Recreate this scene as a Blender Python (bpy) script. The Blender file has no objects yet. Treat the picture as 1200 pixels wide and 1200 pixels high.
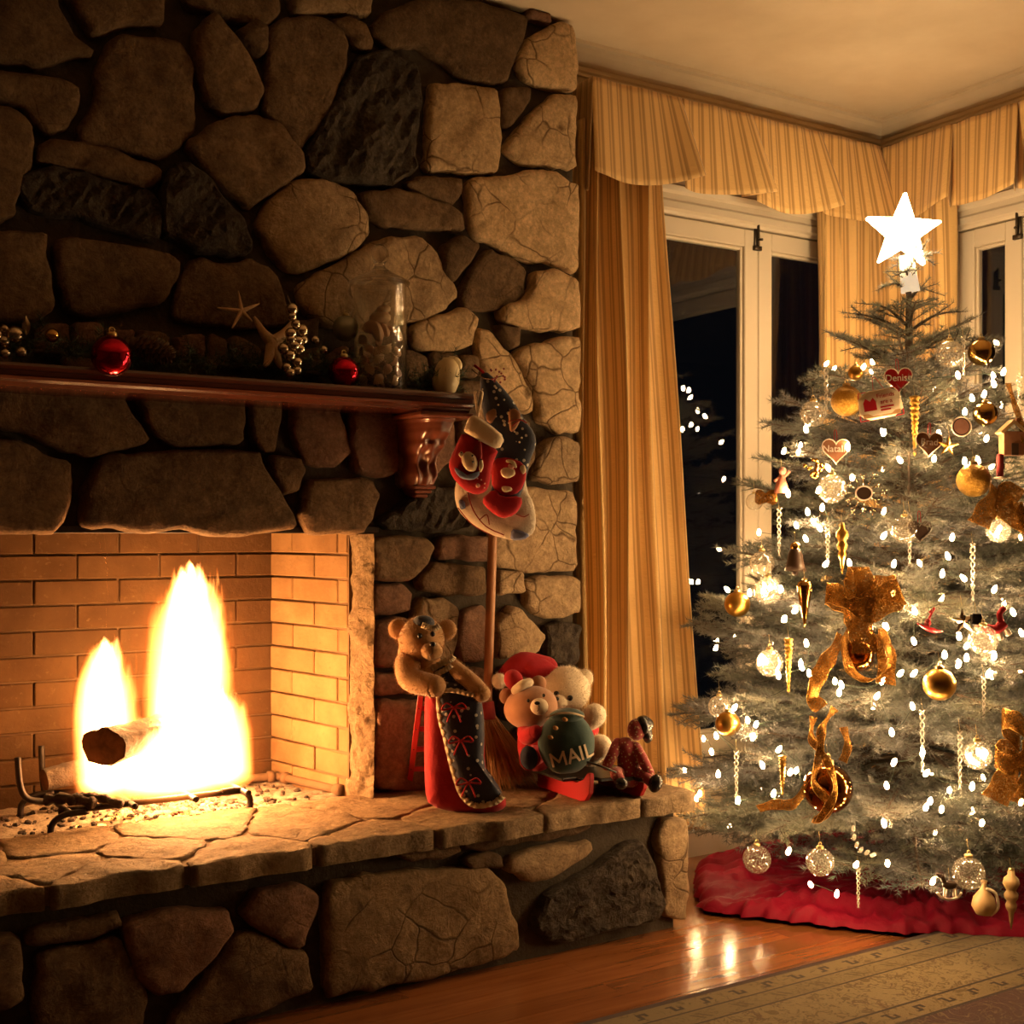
import bpy, bmesh, math, random
import numpy as np
from mathutils import Vector, Matrix, noise
from mathutils.geometry import delaunay_2d_cdt
random.seed(7); rng = np.random.default_rng(7)
scene = bpy.context.scene
COL = scene.collection
# ------------------------------------------------------------------ camera
FPX, HZ, YAW, CAMH = 1439.0, 625.0, math.radians(32.02), 1.15
SY, CY = math.sin(YAW), math.cos(YAW)
cam_data = bpy.data.cameras.new('camera'); cam = bpy.data.objects.new('camera', cam_data)
COL.objects.link(cam); scene.camera = cam
cam.location = (0, 0, CAMH); cam.rotation_euler = (math.pi/2, 0, -YAW)
cam_data.sensor_width = 36; cam_data.lens = FPX/1200*36; cam_data.shift_y = (HZ-600)/1200
cam_data.clip_start = 0.02
# ------------------------------------------------------------------ world (night outside) and exposure
w = bpy.data.worlds.new('night'); scene.world = w; w.use_nodes = True
w.node_tree.nodes['Background'].inputs[0].default_value = (0.03, 0.035, 0.05, 1)
w.node_tree.nodes['Background'].inputs[1].default_value = 0.05
vs = scene.view_settings
vs.view_transform = 'Standard'; vs.look = 'None'; vs.gamma = 1.0; vs.use_curve_mapping = False
vs.exposure = 0.0
scene.cycles.use_denoising = True
scene.cycles.max_bounces = 10; scene.cycles.transparent_max_bounces = 24
scene.cycles.diffuse_bounces = 4; scene.cycles.glossy_bounces = 4; scene.cycles.transmission_bounces = 8
scene.cycles.sample_clamp_indirect = 3.0
scene.cycles.caustics_reflective = False; scene.cycles.caustics_refractive = False
scene.cycles.volume_step_rate = 0.35
BULB_STRENGTH = 370.0      # the tree's fairy lights
STAR_STRENGTH = 52.0      # the lit star on the tree
FIRE_POWER = 31.0         # the fire in the grate
# ------------------------------------------------------------------ the photograph's perspective, used to measure the place
def ray(px, py):
    u = (px-600)/FPX; v = (HZ-py)/FPX
    return Vector((SY+u*CY, CY-u*SY, v))
CAM = Vector((0, 0, CAMH))
def atd(px, py, d): return CAM + ray(px, py)*d
def onY(px, py, Y): r = ray(px, py); return CAM + r*(Y/r.y)
def onX(px, py, X): r = ray(px, py); return CAM + r*(X/r.x)
def onZ(px, py, Z): r = ray(px, py); return CAM + r*((Z-CAMH)/r.z)
RIGHT = Vector((CY, -SY, 0)); FWD = Vector((SY, CY, 0)); UP = Vector((0, 0, 1))
# measured planes
Y_BREAST, Y_WIN, X_WALL, Z_CEIL, Z_HEARTH = 3.195, 3.38, 3.85, 2.77, 0.40
Y_HEARTH = 2.76; X_L, Y_F = -2.3, -2.2
# ------------------------------------------------------------------ object helpers
WORG = {}
def tag(o, label=None, cat=None, group=None, kind=None):
    if label: o['label'] = label
    if cat: o['category'] = cat
    if group: o['group'] = group
    if kind: o['kind'] = kind
    return o
def _place(o, org, parent):
    COL.objects.link(o)
    WORG[o.name] = Vector(org)
    if parent is not None:
        o.parent = parent; o.location = Vector(org) - WORG[parent.name]
    else:
        o.location = org
    return o
def empty(name, loc, label=None, cat=None, group=None, kind=None):
    o = bpy.data.objects.new(name, None); o.empty_display_size = 0.05
    _place(o, Vector(loc), None); return tag(o, label, cat, group, kind)
def mk(name, vf, mats, parent=None, smooth=True, label=None, cat=None, group=None, kind=None, uv=None, mi=None):
    """one mesh object from world-space verts and faces; its origin sits at the base of its bounds"""
    v, f = vf
    a = np.array([tuple(p) for p in v], dtype=np.float64).reshape(-1, 3)
    lo, hi = a.min(0), a.max(0)
    org = Vector(((lo[0]+hi[0])/2, (lo[1]+hi[1])/2, lo[2]))
    me = bpy.data.meshes.new(name)
    me.from_pydata((a-np.array(org)).tolist(), [], [tuple(int(i) for i in q) for q in f])
    if not isinstance(mats, (list, tuple)): mats = [mats]
    for m in mats: me.materials.append(m)
    if smooth: me.polygons.foreach_set('use_smooth', [True]*len(me.polygons))
    if mi is not None: me.polygons.foreach_set('material_index', mi)
    if uv is not None:
        l = me.uv_layers.new(name='UVMap')
        li = np.zeros(len(me.loops), dtype=np.int32); me.loops.foreach_get('vertex_index', li)
        l.data.foreach_set('uv', np.array(uv, dtype=np.float32)[li].ravel())
    me.update()
    o = bpy.data.objects.new(name, me)
    _place(o, org, parent)
    return tag(o, label, cat, group, kind)
def share(name, me, loc, parent=None, rot=(0,0,0), scale=(1,1,1)):
    o = bpy.data.objects.new(name, me); _place(o, Vector(loc), parent)
    o.rotation_euler = rot; o.scale = scale
    return o
def join(*vfs):
    V, F = [], []
    for v, f in vfs:
        n = len(V); V += list(v); F += [tuple(i+n for i in q) for q in f]
    return V, F
def xf(vf, m): return [m @ Vector(p) for p in vf[0]], vf[1]
def basis(x, y, z, o):
    m = Matrix.Identity(4)
    for i in range(3): m[i][0], m[i][1], m[i][2], m[i][3] = x[i], y[i], z[i], o[i]
    return m
def box(x0, x1, y0, y1, z0, z1, b=0.0):
    if b <= 0:
        v = [(x, y, z) for z in (z0, z1) for y in (y0, y1) for x in (x0, x1)]
        return [Vector(p) for p in v], [(0,2,3,1),(4,5,7,6),(0,1,5,4),(2,6,7,3),(0,4,6,2),(1,3,7,5)]
    bm = bmesh.new(); bmesh.ops.create_cube(bm, size=1)
    for q in bm.verts: q.co = Vector(((x0+x1)/2+q.co.x*(x1-x0), (y0+y1)/2+q.co.y*(y1-y0), (z0+z1)/2+q.co.z*(z1-z0)))
    bmesh.ops.bevel(bm, geom=bm.edges[:], offset=b, segments=1, affect='EDGES')
    bm.verts.ensure_lookup_table(); bm.verts.index_update()
    r = [q.co.copy() for q in bm.verts], [tuple(x.index for x in q.verts) for q in bm.faces]
    bm.free(); return r
def ell(c, r, seg=20, rings=12, rot=None, wob=0.0, freq=8.0):
    c = Vector(c); r = (r, r, r) if isinstance(r, (int, float)) else r
    V = []; F = []
    for i in range(rings+1):
        t = math.pi*i/rings
        for j in range(seg):
            a = 2*math.pi*j/seg
            p = Vector((r[0]*math.sin(t)*math.cos(a), r[1]*math.sin(t)*math.sin(a), r[2]*math.cos(t)))
            if wob: p *= 1+wob*noise.noise((p+c)*freq)
            if rot is not None: p = rot @ p
            V.append(c+p)
    for i in range(rings):
        for j in range(seg):
            k = (j+1) % seg
            if i == 0: F.append((0, (i+1)*seg+j, (i+1)*seg+k))
            elif i == rings-1: F.append((i*seg+j, (i+1)*seg, i*seg+k))
            else: F.append((i*seg+j, (i+1)*seg+j, (i+1)*seg+k, i*seg+k))
    return V, F
VROT = Matrix(((CY, SY, 0), (-SY, CY, 0), (0, 0, 1)))   # columns: right, forward, up
def tube(pts, rad, n=8, caps=True, closed=False):
    pts = [Vector(p) for p in pts]; m = len(pts)
    if isinstance(rad, (int, float)): rad = [rad]*m
    V, F = [], []; up = None
    for i, p in enumerate(pts):
        a = pts[(i-1) % m] if (i > 0 or closed) else p
        b = pts[(i+1) % m] if (i < m-1 or closed) else p
        t = (b-a).normalized() if (b-a).length > 1e-9 else Vector((0, 0, 1))
        if up is None: up = Vector((0, 0, 1)) if abs(t.z) < .9 else Vector((1, 0, 0))
        s = t.cross(up)
        if s.length < 1e-6: s = t.orthogonal()
        s.normalize(); up = s.cross(t).normalized()
        for j in range(n):
            an = 2*math.pi*j/n
            V.append(p + (s*math.cos(an)+up*math.sin(an))*rad[i])
    for i in range(m if closed else m-1):
        k = (i+1) % m
        for j in range(n): F.append((i*n+j, i*n+(j+1) % n, k*n+(j+1) % n, k*n+j))
    if caps and not closed:
        F.append(tuple(reversed(range(n)))); F.append(tuple((m-1)*n+j for j in range(n)))
    return V, F
def spline(ctrl, n=8):
    P = [Vector(p) for p in ctrl]; out = []
    for i in range(len(P)-1):
        p0 = P[max(i-1, 0)]; p1 = P[i]; p2 = P[i+1]; p3 = P[min(i+2, len(P)-1)]
        for k in range(n):
            t = k/n
            out.append(0.5*((2*p1)+(p2-p0)*t+(2*p0-5*p1+4*p2-p3)*t*t+(3*p1-p0-3*p2+p3)*t**3))
    out.append(P[-1]); return out
def lathe(prof, c, n=20, axis=None):
    c = Vector(c); V, F = [], []
    for r, z in prof:
        for j in range(n):
            a = 2*math.pi*j/n; p = Vector((r*math.cos(a), r*math.sin(a), z))
            if axis is not None: p = axis @ p
            V.append(c+p)
    m = len(prof)
    for i in range(m-1):
        for j in range(n): F.append((i*n+j, i*n+(j+1) % n, (i+1)*n+(j+1) % n, (i+1)*n+j))
    if prof[0][0] > 1e-5: F.append(tuple(reversed(range(n))))
    if prof[-1][0] > 1e-5: F.append(tuple((m-1)*n+j for j in range(n)))
    return V, F
def pip(x, y, P):
    c = False; n = len(P)
    for i in range(n):
        x1, y1 = P[i]; x2, y2 = P[(i+1) % n]
        if (y1 > y) != (y2 > y) and x < (x2-x1)*(y-y1)/(y2-y1)+x1: c = not c
    return c
def area2(P): return sum(P[i][0]*P[(i+1) % len(P)][1]-P[(i+1) % len(P)][0]*P[i][1] for i in range(len(P)))/2
def resample(P, step):
    out = []
    for i in range(len(P)):
        a = Vector(P[i]); b = Vector(P[(i+1) % len(P)]); k = max(1, int(round((b-a).length/step)))
        out += [a.lerp(b, t/k) for t in range(k)]
    return out
def chaikin(P, q=0.25):
    out = []
    for i in range(len(P)):
        a = Vector(P[i]); b = Vector(P[(i+1) % len(P)])
        out += [a.lerp(b, q), a.lerp(b, 1-q)]
    return out
def inset(P, d):
    n = len(P); out = []
    for i in range(n):
        a, b, c = Vector(P[i-1]), Vector(P[i]), Vector(P[(i+1) % n])
        e1 = (b-a); e2 = (c-b)
        if e1.length < 1e-9 or e2.length < 1e-9: out.append(b); continue
        n1 = Vector((-e1.y, e1.x)).normalized(); n2 = Vector((-e2.y, e2.x)).normalized()
        m = (n1+n2)
        m = m.normalized() if m.length > 1e-6 else n1
        out.append(b+m*d)
    return out
def slab(P2, M, depth, rough=0.006, edge=0.012, step=0.035, jit=0.004, back=0.02, dome=0.3, fr=9.0, grain=.02, layers=None):
    """a stone: plan outline P2 (2D) raised along the frame M's z with rounded, uneven edges and a relief on its face"""
    P = [Vector(p) for p in P2]
    if area2(P) < 0: P.reverse()
    P = inset(resample(chaikin(P, .10), step), -.006)
    sd = Vector((random.random()*50, random.random()*50, random.random()*50))
    P = [p + Vector((noise.noise(Vector((p.x*22, p.y*22, 0))+sd), noise.noise(Vector((p.x*22, p.y*22, 9))+sd)))*jit for p in P]
    n = len(P); c = sum(P, Vector((0, 0)))/n
    V, F = [], []
    def ring(Q, z, amp):
        for q in Q:
            h = z
            if amp:
                qx, qy = q.x, q.y
                if layers is not None: ca_, sa_ = math.cos(layers), math.sin(layers); qx, qy = (q.x*ca_+q.y*sa_)*.38, (-q.x*sa_+q.y*ca_)*1.5
                w1 = Vector((qx*fr, qy*fr, 0))+sd
                h += amp*(noise.noise(w1)+.55*(1-2*abs(noise.noise(w1*2.3+Vector((0, 0, 3)))))*.8+.4*noise.noise(w1*5.1)+.25*noise.noise(w1*11))
            V.append(M @ Vector((q.x, q.y, h)))
    ring(P, -back, 0); ring(P, depth*.35, 0)
    ring(inset(P, edge*.2), depth*.8, rough*.6); I = inset(P, edge*.75); ring(I, depth*.97, rough*.9)
    for i in range(3):
        for j in range(n): F.append((i*n+j, i*n+(j+1) % n, (i+1)*n+(j+1) % n, (i+1)*n+j))
    # the face: an even mesh over the outline, lifted by the relief
    xs = [p.x for p in I]; ys = [p.y for p in I]; pts = list(I); gy = min(ys)+grain*.6; row = 0
    while gy < max(ys):
        gx = min(xs)+grain*(.6 if row % 2 else .2)
        while gx < max(xs):
            q = Vector((gx+random.uniform(-.25, .25)*grain, gy+random.uniform(-.25, .25)*grain))
            if pip(q.x, q.y, I) and min((q-e).length_squared for e in I) > (grain*.45)**2: pts.append(q)
            gx += grain
        gy += grain*.87; row += 1
    vo, eo, fo_, ov, oe, of = delaunay_2d_cdt(pts, [(j, (j+1) % n) for j in range(n)], [list(range(n))], 1, 1e-5)
    base_ = len(V); mx = max(xs)-min(xs); my = max(ys)-min(ys)
    idx = {}
    for i, q in enumerate(vo):
        src = [k for k in ov[i] if k < n]
        if src: idx[i] = 3*n+src[0]; continue
        e = math.sqrt(min((q-k).length_squared for k in I)); idx[i] = len(V)
        ring([q], depth*(.97+dome*.3*min(1, e/.06)), rough*min(1, .9+e*5))
    F += [tuple(idx[k] for k in f) for f in fo_]
    return V, F
def clip_half(P, p, nrm):
    out = []
    for i in range(len(P)):
        a, b = P[i], P[(i+1) % len(P)]
        da = (a-p).dot(nrm); db = (b-p).dot(nrm)
        if da <= 0: out.append(a)
        if da*db < 0: out.append(a.lerp(b, da/(da-db)))
    return out
def voronoi(pts, rect, gap):
    """cells of the points inside the rectangle, each shrunk by the joint"""
    cells = []
    for i, p in enumerate(pts):
        P = [Vector(q) for q in ((rect[0], rect[2]), (rect[1], rect[2]), (rect[1], rect[3]), (rect[0], rect[3]))]
        for j, q in enumerate(pts):
            if i == j: continue
            d = q-p
            P = clip_half(P, (p+q)/2 - d.normalized()*gap/2, d)
            if len(P) < 3: break
        if len(P) >= 3: cells.append(P)
    return cells
def voronoi_one(p, others, rect, gap):
    P = [Vector(q) for q in ((rect[0], rect[2]), (rect[1], rect[2]), (rect[1], rect[3]), (rect[0], rect[3]))]
    for q in others:
        d = q-p
        if d.length < 1e-6: continue
        P = clip_half(P, (p+q)/2 - d.normalized()*gap/2, d)
        if len(P) < 3: break
    return P
def pillow(P2, M, th, step=0.008, rings=7, puff=0.5, both=True):
    """a stuffed flat shape: outline in the frame M's xy, bulging along z"""
    P = [Vector(p) for p in P2]
    if area2(P) < 0: P.reverse()
    P = resample(chaikin(P, .22), step); n = len(P); c = sum(P, Vector((0, 0)))/n
    V, F = [], []
    lv = [(math.sin(t*math.pi/2), math.cos(t*math.pi/2)) for t in [i/rings for i in range(rings)]]
    def side(sg):
        b = len(V)
        for h, s in lv:
            for q in P:
                p = c.lerp(q, s**puff if s > 0 else 0)
                V.append(M @ Vector((p.x, p.y, sg*h*th/2)))
        V.append(M @ Vector((c.x, c.y, sg*th/2)))
        for i in range(rings-1):
            for j in range(n):
                q = (b+i*n+j, b+i*n+(j+1) % n, b+(i+1)*n+(j+1) % n, b+(i+1)*n+j)
                F.append(q if sg > 0 else q[::-1])
        for j in range(n):
            q = (b+(rings-1)*n+j, b+(rings-1)*n+(j+1) % n, len(V)-1)
            F.append(q if sg > 0 else q[::-1])
    side(1)
    if both: side(-1)
    return V, F
def prism(P2, M, d, bev=0.0):
    P = [Vector(p) for p in P2]
    if area2(P) < 0: P.reverse()
    n = len(P); V = []; F = []
    L = [(P, 0)]
    if bev: L = [(inset(P, bev), 0), (P, bev), (P, d-bev), (inset(P, bev), d)]
    else: L = [(P, 0), (P, d)]
    for Q, z in L: V += [M @ Vector((q.x, q.y, z)) for q in Q]
    for i in range(len(L)-1):
        for j in range(n): F.append((i*n+j, i*n+(j+1) % n, (i+1)*n+(j+1) % n, (i+1)*n+j))
    F.append(tuple(reversed(range(n)))); F.append(tuple((len(L)-1)*n+j for j in range(n)))
    return V, F
def view_frame(o, tilt=0.0):
    """a frame at o: x along the room diagonal to the right, y up, z towards the seating side"""
    x = RIGHT*math.cos(tilt)+UP*math.sin(tilt); y = UP*math.cos(tilt)-RIGHT*math.sin(tilt)
    return basis(x, y, -FWD, Vector(o))
def strip(curve, width_dir, w, n=1):
    """a ribbon: centre curve, direction of its width"""
    V, F = [], []
    for i, p in enumerate(curve):
        d = width_dir[i] if isinstance(width_dir, list) else width_dir
        d = Vector(d).normalized(); ww = w[i] if isinstance(w, (list, tuple)) else w
        for k in range(n+1): V.append(Vector(p)+d*ww*(k/n-.5))
    m = n+1
    for i in range(len(curve)-1):
        for k in range(n): F.append((i*m+k, i*m+k+1, (i+1)*m+k+1, (i+1)*m+k))
    return V, F
def grid(fn, nu, nv):
    V = [fn(i/nu, j/nv) for j in range(nv+1) for i in range(nu+1)]
    F = [(j*(nu+1)+i, j*(nu+1)+i+1, (j+1)*(nu+1)+i+1, (j+1)*(nu+1)+i) for j in range(nv) for i in range(nu)]
    return V, F
def text_vf(body, size, extrude=0.0, bold=0.0):
    c = bpy.data.curves.new('t', 'FONT'); c.body = body; c.size = size; c.extrude = extrude
    c.offset = bold; c.align_x = 'CENTER'; c.align_y = 'CENTER'; c.resolution_u = 3
    o = bpy.data.objects.new('t', c); COL.objects.link(o)
    dg = bpy.context.evaluated_depsgraph_get(); me = o.evaluated_get(dg).to_mesh()
    v = [q.co.copy() for q in me.vertices]; f = [tuple(q.vertices) for q in me.polygons]
    o.evaluated_get(dg).to_mesh_clear(); bpy.data.objects.remove(o); bpy.data.curves.remove(c)
    return v, f
def hairs(vf, count, ln, wd, lean=0.35):
    """short pile standing on a surface, as thin triangles"""
    V0 = np.array([tuple(p) for p in vf[0]]); T = []
    for q in vf[1]:
        for k in range(1, len(q)-1): T.append((q[0], q[k], q[k+1]))
    T = np.array(T); A, B, C = V0[T[:, 0]], V0[T[:, 1]], V0[T[:, 2]]
    N = np.cross(B-A, C-A); ar = np.linalg.norm(N, axis=1)+1e-12
    k = rng.choice(len(T), count, p=ar/ar.sum()); s = np.sqrt(rng.random(count))[:, None]; t = rng.random(count)[:, None]
    P = A[k]*(1-s)+B[k]*s*(1-t)+C[k]*s*t; n = N[k]/ar[k][:, None]
    ctr = V0.mean(0); sg = np.sign(((P-ctr)*n).sum(1))[:, None]; sg[sg == 0] = 1; n = n*sg
    r = rng.normal(size=(count, 3)); d = n+lean*r; d /= np.linalg.norm(d, axis=1)[:, None]
    s_ = np.cross(d, r); s_ /= np.linalg.norm(s_, axis=1)[:, None]+1e-9
    L = ln*(.6+.8*rng.random(count))[:, None]
    V = np.stack([P-s_*wd/2-n*.001, P+s_*wd/2-n*.001, P+d*L], 1).reshape(-1, 3)
    return V, np.arange(count*3).reshape(-1, 3)
def mk_np(name, V, F, mats, parent=None, mi=None, smooth=False, **kw):
    """fast mesh from numpy triangles"""
    V = np.asarray(V, dtype=np.float64); F = np.asarray(F, dtype=np.int32)
    lo, hi = V.min(0), V.max(0); org = Vector(((lo[0]+hi[0])/2, (lo[1]+hi[1])/2, lo[2]))
    me = bpy.data.meshes.new(name); k = F.shape[1]
    me.vertices.add(len(V)); me.vertices.foreach_set('co', (V-np.array(org)).astype(np.float32).ravel())
    me.loops.add(F.size); me.loops.foreach_set('vertex_index', F.ravel())
    me.polygons.add(len(F)); me.polygons.foreach_set('loop_start', np.arange(0, F.size, k, dtype=np.int32))
    for m in (mats if isinstance(mats, (list, tuple)) else [mats]): me.materials.append(m)
    if mi is not None: me.polygons.foreach_set('material_index', mi)
    me.polygons.foreach_set('use_smooth', np.full(len(F), smooth))
    me.update(calc_edges=True)
    o = bpy.data.objects.new(name, me); _place(o, org, parent)
    return tag(o, **kw)
# ------------------------------------------------------------------ materials
class NT:
    def __init__(self, name):
        self.m = bpy.data.materials.new(name); self.m.use_nodes = True
        self.t = self.m.node_tree; self.t.nodes.clear()
        self.out = self.t.nodes.new('ShaderNodeOutputMaterial')
    def n(self, ty, ins=None, **kw):
        nd = self.t.nodes.new('ShaderNode'+ty)
        for k, v in kw.items(): setattr(nd, k, v)
        for k, v in (ins or {}).items(): self.set(nd.inputs[k], v)
        return nd
    def set(self, sock, v):
        if hasattr(v, 'is_output') or isinstance(v, bpy.types.NodeSocket): self.t.links.new(v, sock)
        elif isinstance(v, bpy.types.Node): self.t.links.new(v.outputs[0], sock)
        else:
            if isinstance(v, (tuple, list)) and len(v) == 3 and sock.type == 'RGBA': v = (*v, 1)
            sock.default_value = v
    def math(self, op, a, b=0.0, c=0.0):
        nd = self.t.nodes.new('ShaderNodeMath'); nd.operation = op
        for i, q in enumerate((a, b, c)):
            if i < len(nd.inputs): self.set(nd.inputs[i], q)
        return nd.outputs[0]
    def mix(self, f, a, b):
        nd = self.t.nodes.new('ShaderNodeMix'); nd.data_type = 'RGBA'
        self.set(nd.inputs[0], f); self.set(nd.inputs[6], a); self.set(nd.inputs[7], b)
        return nd.outputs[2]
    def ramp(self, f, stops):
        nd = self.t.nodes.new('ShaderNodeValToRGB'); e = nd.color_ramp.elements
        while len(e) < len(stops): e.new(.5)
        for q, (p, c) in zip(e, stops):
            q.position = p; q.color = (*c, 1) if isinstance(c, (tuple, list)) else (c, c, c, 1)
        self.set(nd.inputs[0], f); return nd.outputs[0]
    def coord(self, rnd=True, kind='Object'):
        tc = self.t.nodes.new('ShaderNodeTexCoord')
        if not rnd: return tc.outputs[kind]
        oi = self.t.nodes.new('ShaderNodeObjectInfo')
        k = self.math('MULTIPLY', oi.outputs['Random'], 37.0)
        va = self.n('VectorMath', {0: tc.outputs[kind], 1: k}, operation='ADD')
        return va.outputs[0]
    def rand(self): return self.t.nodes.new('ShaderNodeObjectInfo').outputs['Random']
    def noise(self, v, s, d=4.0, r=.55, dist=0.0):
        return self.n('TexNoise', {'Vector': v, 'Scale': s, 'Detail': d, 'Roughness': r, 'Distortion': dist}).outputs[0]
    def bump(self, h, st=.3, dist=.01):
        return self.n('Bump', {'Height': h, 'Strength': st, 'Distance': dist}).outputs[0]
    def done(self, sh, vol=None):
        if sh is not None: self.set(self.out.inputs[0], sh)
        if vol is not None: self.set(self.out.inputs[1], vol)
        return self.m
    def bsdf(self, **kw):
        b = self.t.nodes.new('ShaderNodeBsdfPrincipled')
        nm = dict(color='Base Color', rough='Roughness', metal='Metallic', normal='Normal', spec='Specular IOR Level', coat='Coat Weight',
                  sheen='Sheen Weight', trans='Transmission Weight', ecol='Emission Color', estr='Emission Strength', sss='Subsurface Weight', crough='Coat Roughness', alpha='Alpha', ior='IOR')
        for k, v in kw.items(): self.set(b.inputs[nm[k]], v)
        return b
def simple(name, c1, c2=None, rough=.6, metal=0.0, scale=12, bump=0.0, bscale=40, sheen=0.0, coat=0.0, spec=.5, dist=.004):
    k = NT(name); v = k.coord()
    col = c1 if c2 is None else k.mix(k.ramp(k.noise(v, scale), [(.3, 0.), (.7, 1.)]), c1, c2)
    kw = dict(color=col, rough=rough, metal=metal, sheen=sheen, coat=coat, spec=spec)
    if bump: kw['normal'] = k.bump(k.noise(v, bscale, 5, .65), bump, dist)
    return k.done(k.bsdf(**kw))
def stone_mat(name, a, b, c, cracks=.5, bump=.8, seed=0):
    k = NT(name); v = k.coord()
    n1 = k.noise(v, 5+seed, 6, .65, .6); n2 = k.noise(v, 28, 6, .7)
    col = k.mix(k.ramp(n1, [(.32, 0.), (.68, 1.)]), a, b)
    col = k.mix(k.ramp(n2, [(.42, 0.), (.68, .9)]), col, c)
    n3 = k.noise(v, 85, 5, .75)
    br = k.math('MULTIPLY', k.math('MULTIPLY_ADD', k.rand(), .36, .84), k.math('MULTIPLY_ADD', n3, 1.5, .25))
    col = k.n('Mix', {0: 1.0, 6: col, 7: k.n('CombineColor', {0: br, 1: br, 2: br}).outputs[0]}, data_type='RGBA', blend_type='MULTIPLY').outputs[2]
    wv = k.n('VectorMath', {0: v, 1: k.n('VectorMath', {0: k.n('TexNoise', {'Vector': v, 'Scale': 6.0}).outputs[1], 'Scale': .12}, operation='SCALE').outputs[0]}, operation='ADD').outputs[0]
    vo = k.n('TexVoronoi', {'Vector': wv, 'Scale': 9.0, 'Randomness': 1.0}, feature='DISTANCE_TO_EDGE').outputs[0]
    cr = k.ramp(vo, [(0.0, 0.), (.035, 1.)])
    cm = k.ramp(k.noise(v, 4.0, 2), [(.62-.24*cracks, 0.), (.74-.24*cracks, min(1.0, cracks+.1))])     # cracks only here and there
    crk = k.mix(cm, (1, 1, 1), cr)
    col = k.n('Mix', {0: 1.0, 6: col, 7: k.mix(crk, (.25, .2, .15), (1, 1, 1))}, data_type='RGBA', blend_type='MULTIPLY').outputs[2]
    h = k.math('ADD', k.math('MULTIPLY', k.noise(v, 18, 9, .74, .5), 1.3), k.math('ADD', k.math('MULTIPLY', crk, .25), k.math('MULTIPLY', k.noise(v, 90, 4), .25)))
    return k.done(k.bsdf(color=col, rough=.85, spec=.25, normal=k.bump(h, bump, .03)))
M = {}
M['stone_tan_lit'] = stone_mat('tan_fieldstone_lit', (.60, .41, .22), (.74, .52, .30), (.44, .29, .15), .85)  # tan stone lightened: glow of the tree lights put into its colour
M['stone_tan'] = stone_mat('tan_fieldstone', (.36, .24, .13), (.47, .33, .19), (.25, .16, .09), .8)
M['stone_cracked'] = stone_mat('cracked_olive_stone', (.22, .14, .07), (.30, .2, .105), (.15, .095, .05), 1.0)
M['stone_brown'] = stone_mat('brown_fieldstone', (.15, .088, .044), (.23, .145, .076), (.095, .055, .03), .3)  # brown stone, darkened further: dimness far from the tree is in the colour
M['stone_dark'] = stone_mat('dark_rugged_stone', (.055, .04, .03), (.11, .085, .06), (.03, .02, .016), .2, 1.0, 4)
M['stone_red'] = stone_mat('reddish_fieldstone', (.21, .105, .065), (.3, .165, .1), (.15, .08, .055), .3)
M['flag'] = stone_mat('hearth_flagstone', (.33, .22, .12), (.44, .31, .18), (.2, .13, .07), .3, 1.0)
M['hearth_mortar'] = simple('sandy_hearth_mortar', (.2, .125, .065), (.28, .18, .1), .95, scale=20, bump=.6, bscale=60, dist=.01)
M['mortar'] = simple('dark_mortar', (.045, .032, .02), (.075, .055, .035), .95, bump=.6, bscale=60, scale=20, dist=.01)
def brick_mat(nm='firebrick', c1=(.20, .112, .047), c2=(.29, .17, .078), c3=(.16, .078, .034)):
    k = NT(nm); v = k.coord()
    col = k.mix(k.ramp(k.noise(v, 9, 5), [(.35, 0.), (.7, 1.)]), c1, c2)
    col = k.mix(k.ramp(k.noise(v, 60, 4, .7), [(.6, 0.), (.72, .7)]), col, (.16, .1, .05))
    col = k.mix(k.math('MULTIPLY', k.rand(), .35), col, c3)
    return k.done(k.bsdf(color=col, rough=.9, spec=.2, normal=k.bump(k.noise(v, 55, 6, .7), .5, .006)))
M['brick'] = brick_mat()
M['sooty_brick'] = brick_mat('sooty_firebrick', (.07, .032, .012), (.105, .052, .02), (.035, .017, .008))
M['soot'] = simple('soot_mortar', (.12, .065, .03), (.18, .1, .05), .95, scale=14, bump=.4)
def wood_mat(name, a, b, scale=3.0, rough=.35, coat=.3, axis=0, var=.35, stretch=14):
    k = NT(name); v = k.coord()
    sc = [stretch]*3; sc[axis] = 1.0
    mp = k.n('Mapping', {'Vector': v, 'Scale': tuple(sc)}).outputs[0]
    n = k.noise(mp, scale, 6, .6, .6)
    col = k.mix(k.ramp(n, [(.3, 0.), (.7, 1.)]), a, b)
    d = k.math('MULTIPLY_ADD', k.rand(), var, 1-var/2)
    col = k.n('Mix', {0: 1.0, 6: col, 7: k.n('CombineColor', {0: d, 1: d, 2: d}).outputs[0]}, data_type='RGBA', blend_type='MULTIPLY').outputs[2]
    return k.done(k.bsdf(color=col, rough=rough, coat=coat, crough=.15, normal=k.bump(n, .06, .003)))
M['floor'] = wood_mat('oak_floor_boards', (.17, .055, .016), (.25, .09, .028), 2.5, .22, .35, 0, .3)
M['mahogany'] = wood_mat('dark_mahogany', (.05, .012, .007), (.085, .022, .012), 4, .22, .6, 0, 0)
M['corbel'] = wood_mat('carved_mahogany', (.13, .036, .019), (.19, .058, .03), 4, .3, .5, 2, 0)
M['handle'] = wood_mat('broom_handle_wood', (.33, .13, .05), (.42, .19, .08), 4, .45, .1, 2, 0)
M['paint'] = simple('cream_gloss_paint', (.60, .51, .39), rough=.42, bump=.02, bscale=20)
M['wall'] = simple('cream_wall', (.55, .43, .28), (.58, .46, .3), .85, scale=3, bump=.05)
M['far_wall'] = simple('dark_panelled_wall', (.10, .055, .03), (.13, .075, .04), .6, scale=4)
M['ceil'] = simple('ceiling_plaster', (.62, .50, .35), (.70, .58, .42), .95, scale=5, bump=.12, bscale=14, dist=.004)
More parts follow.
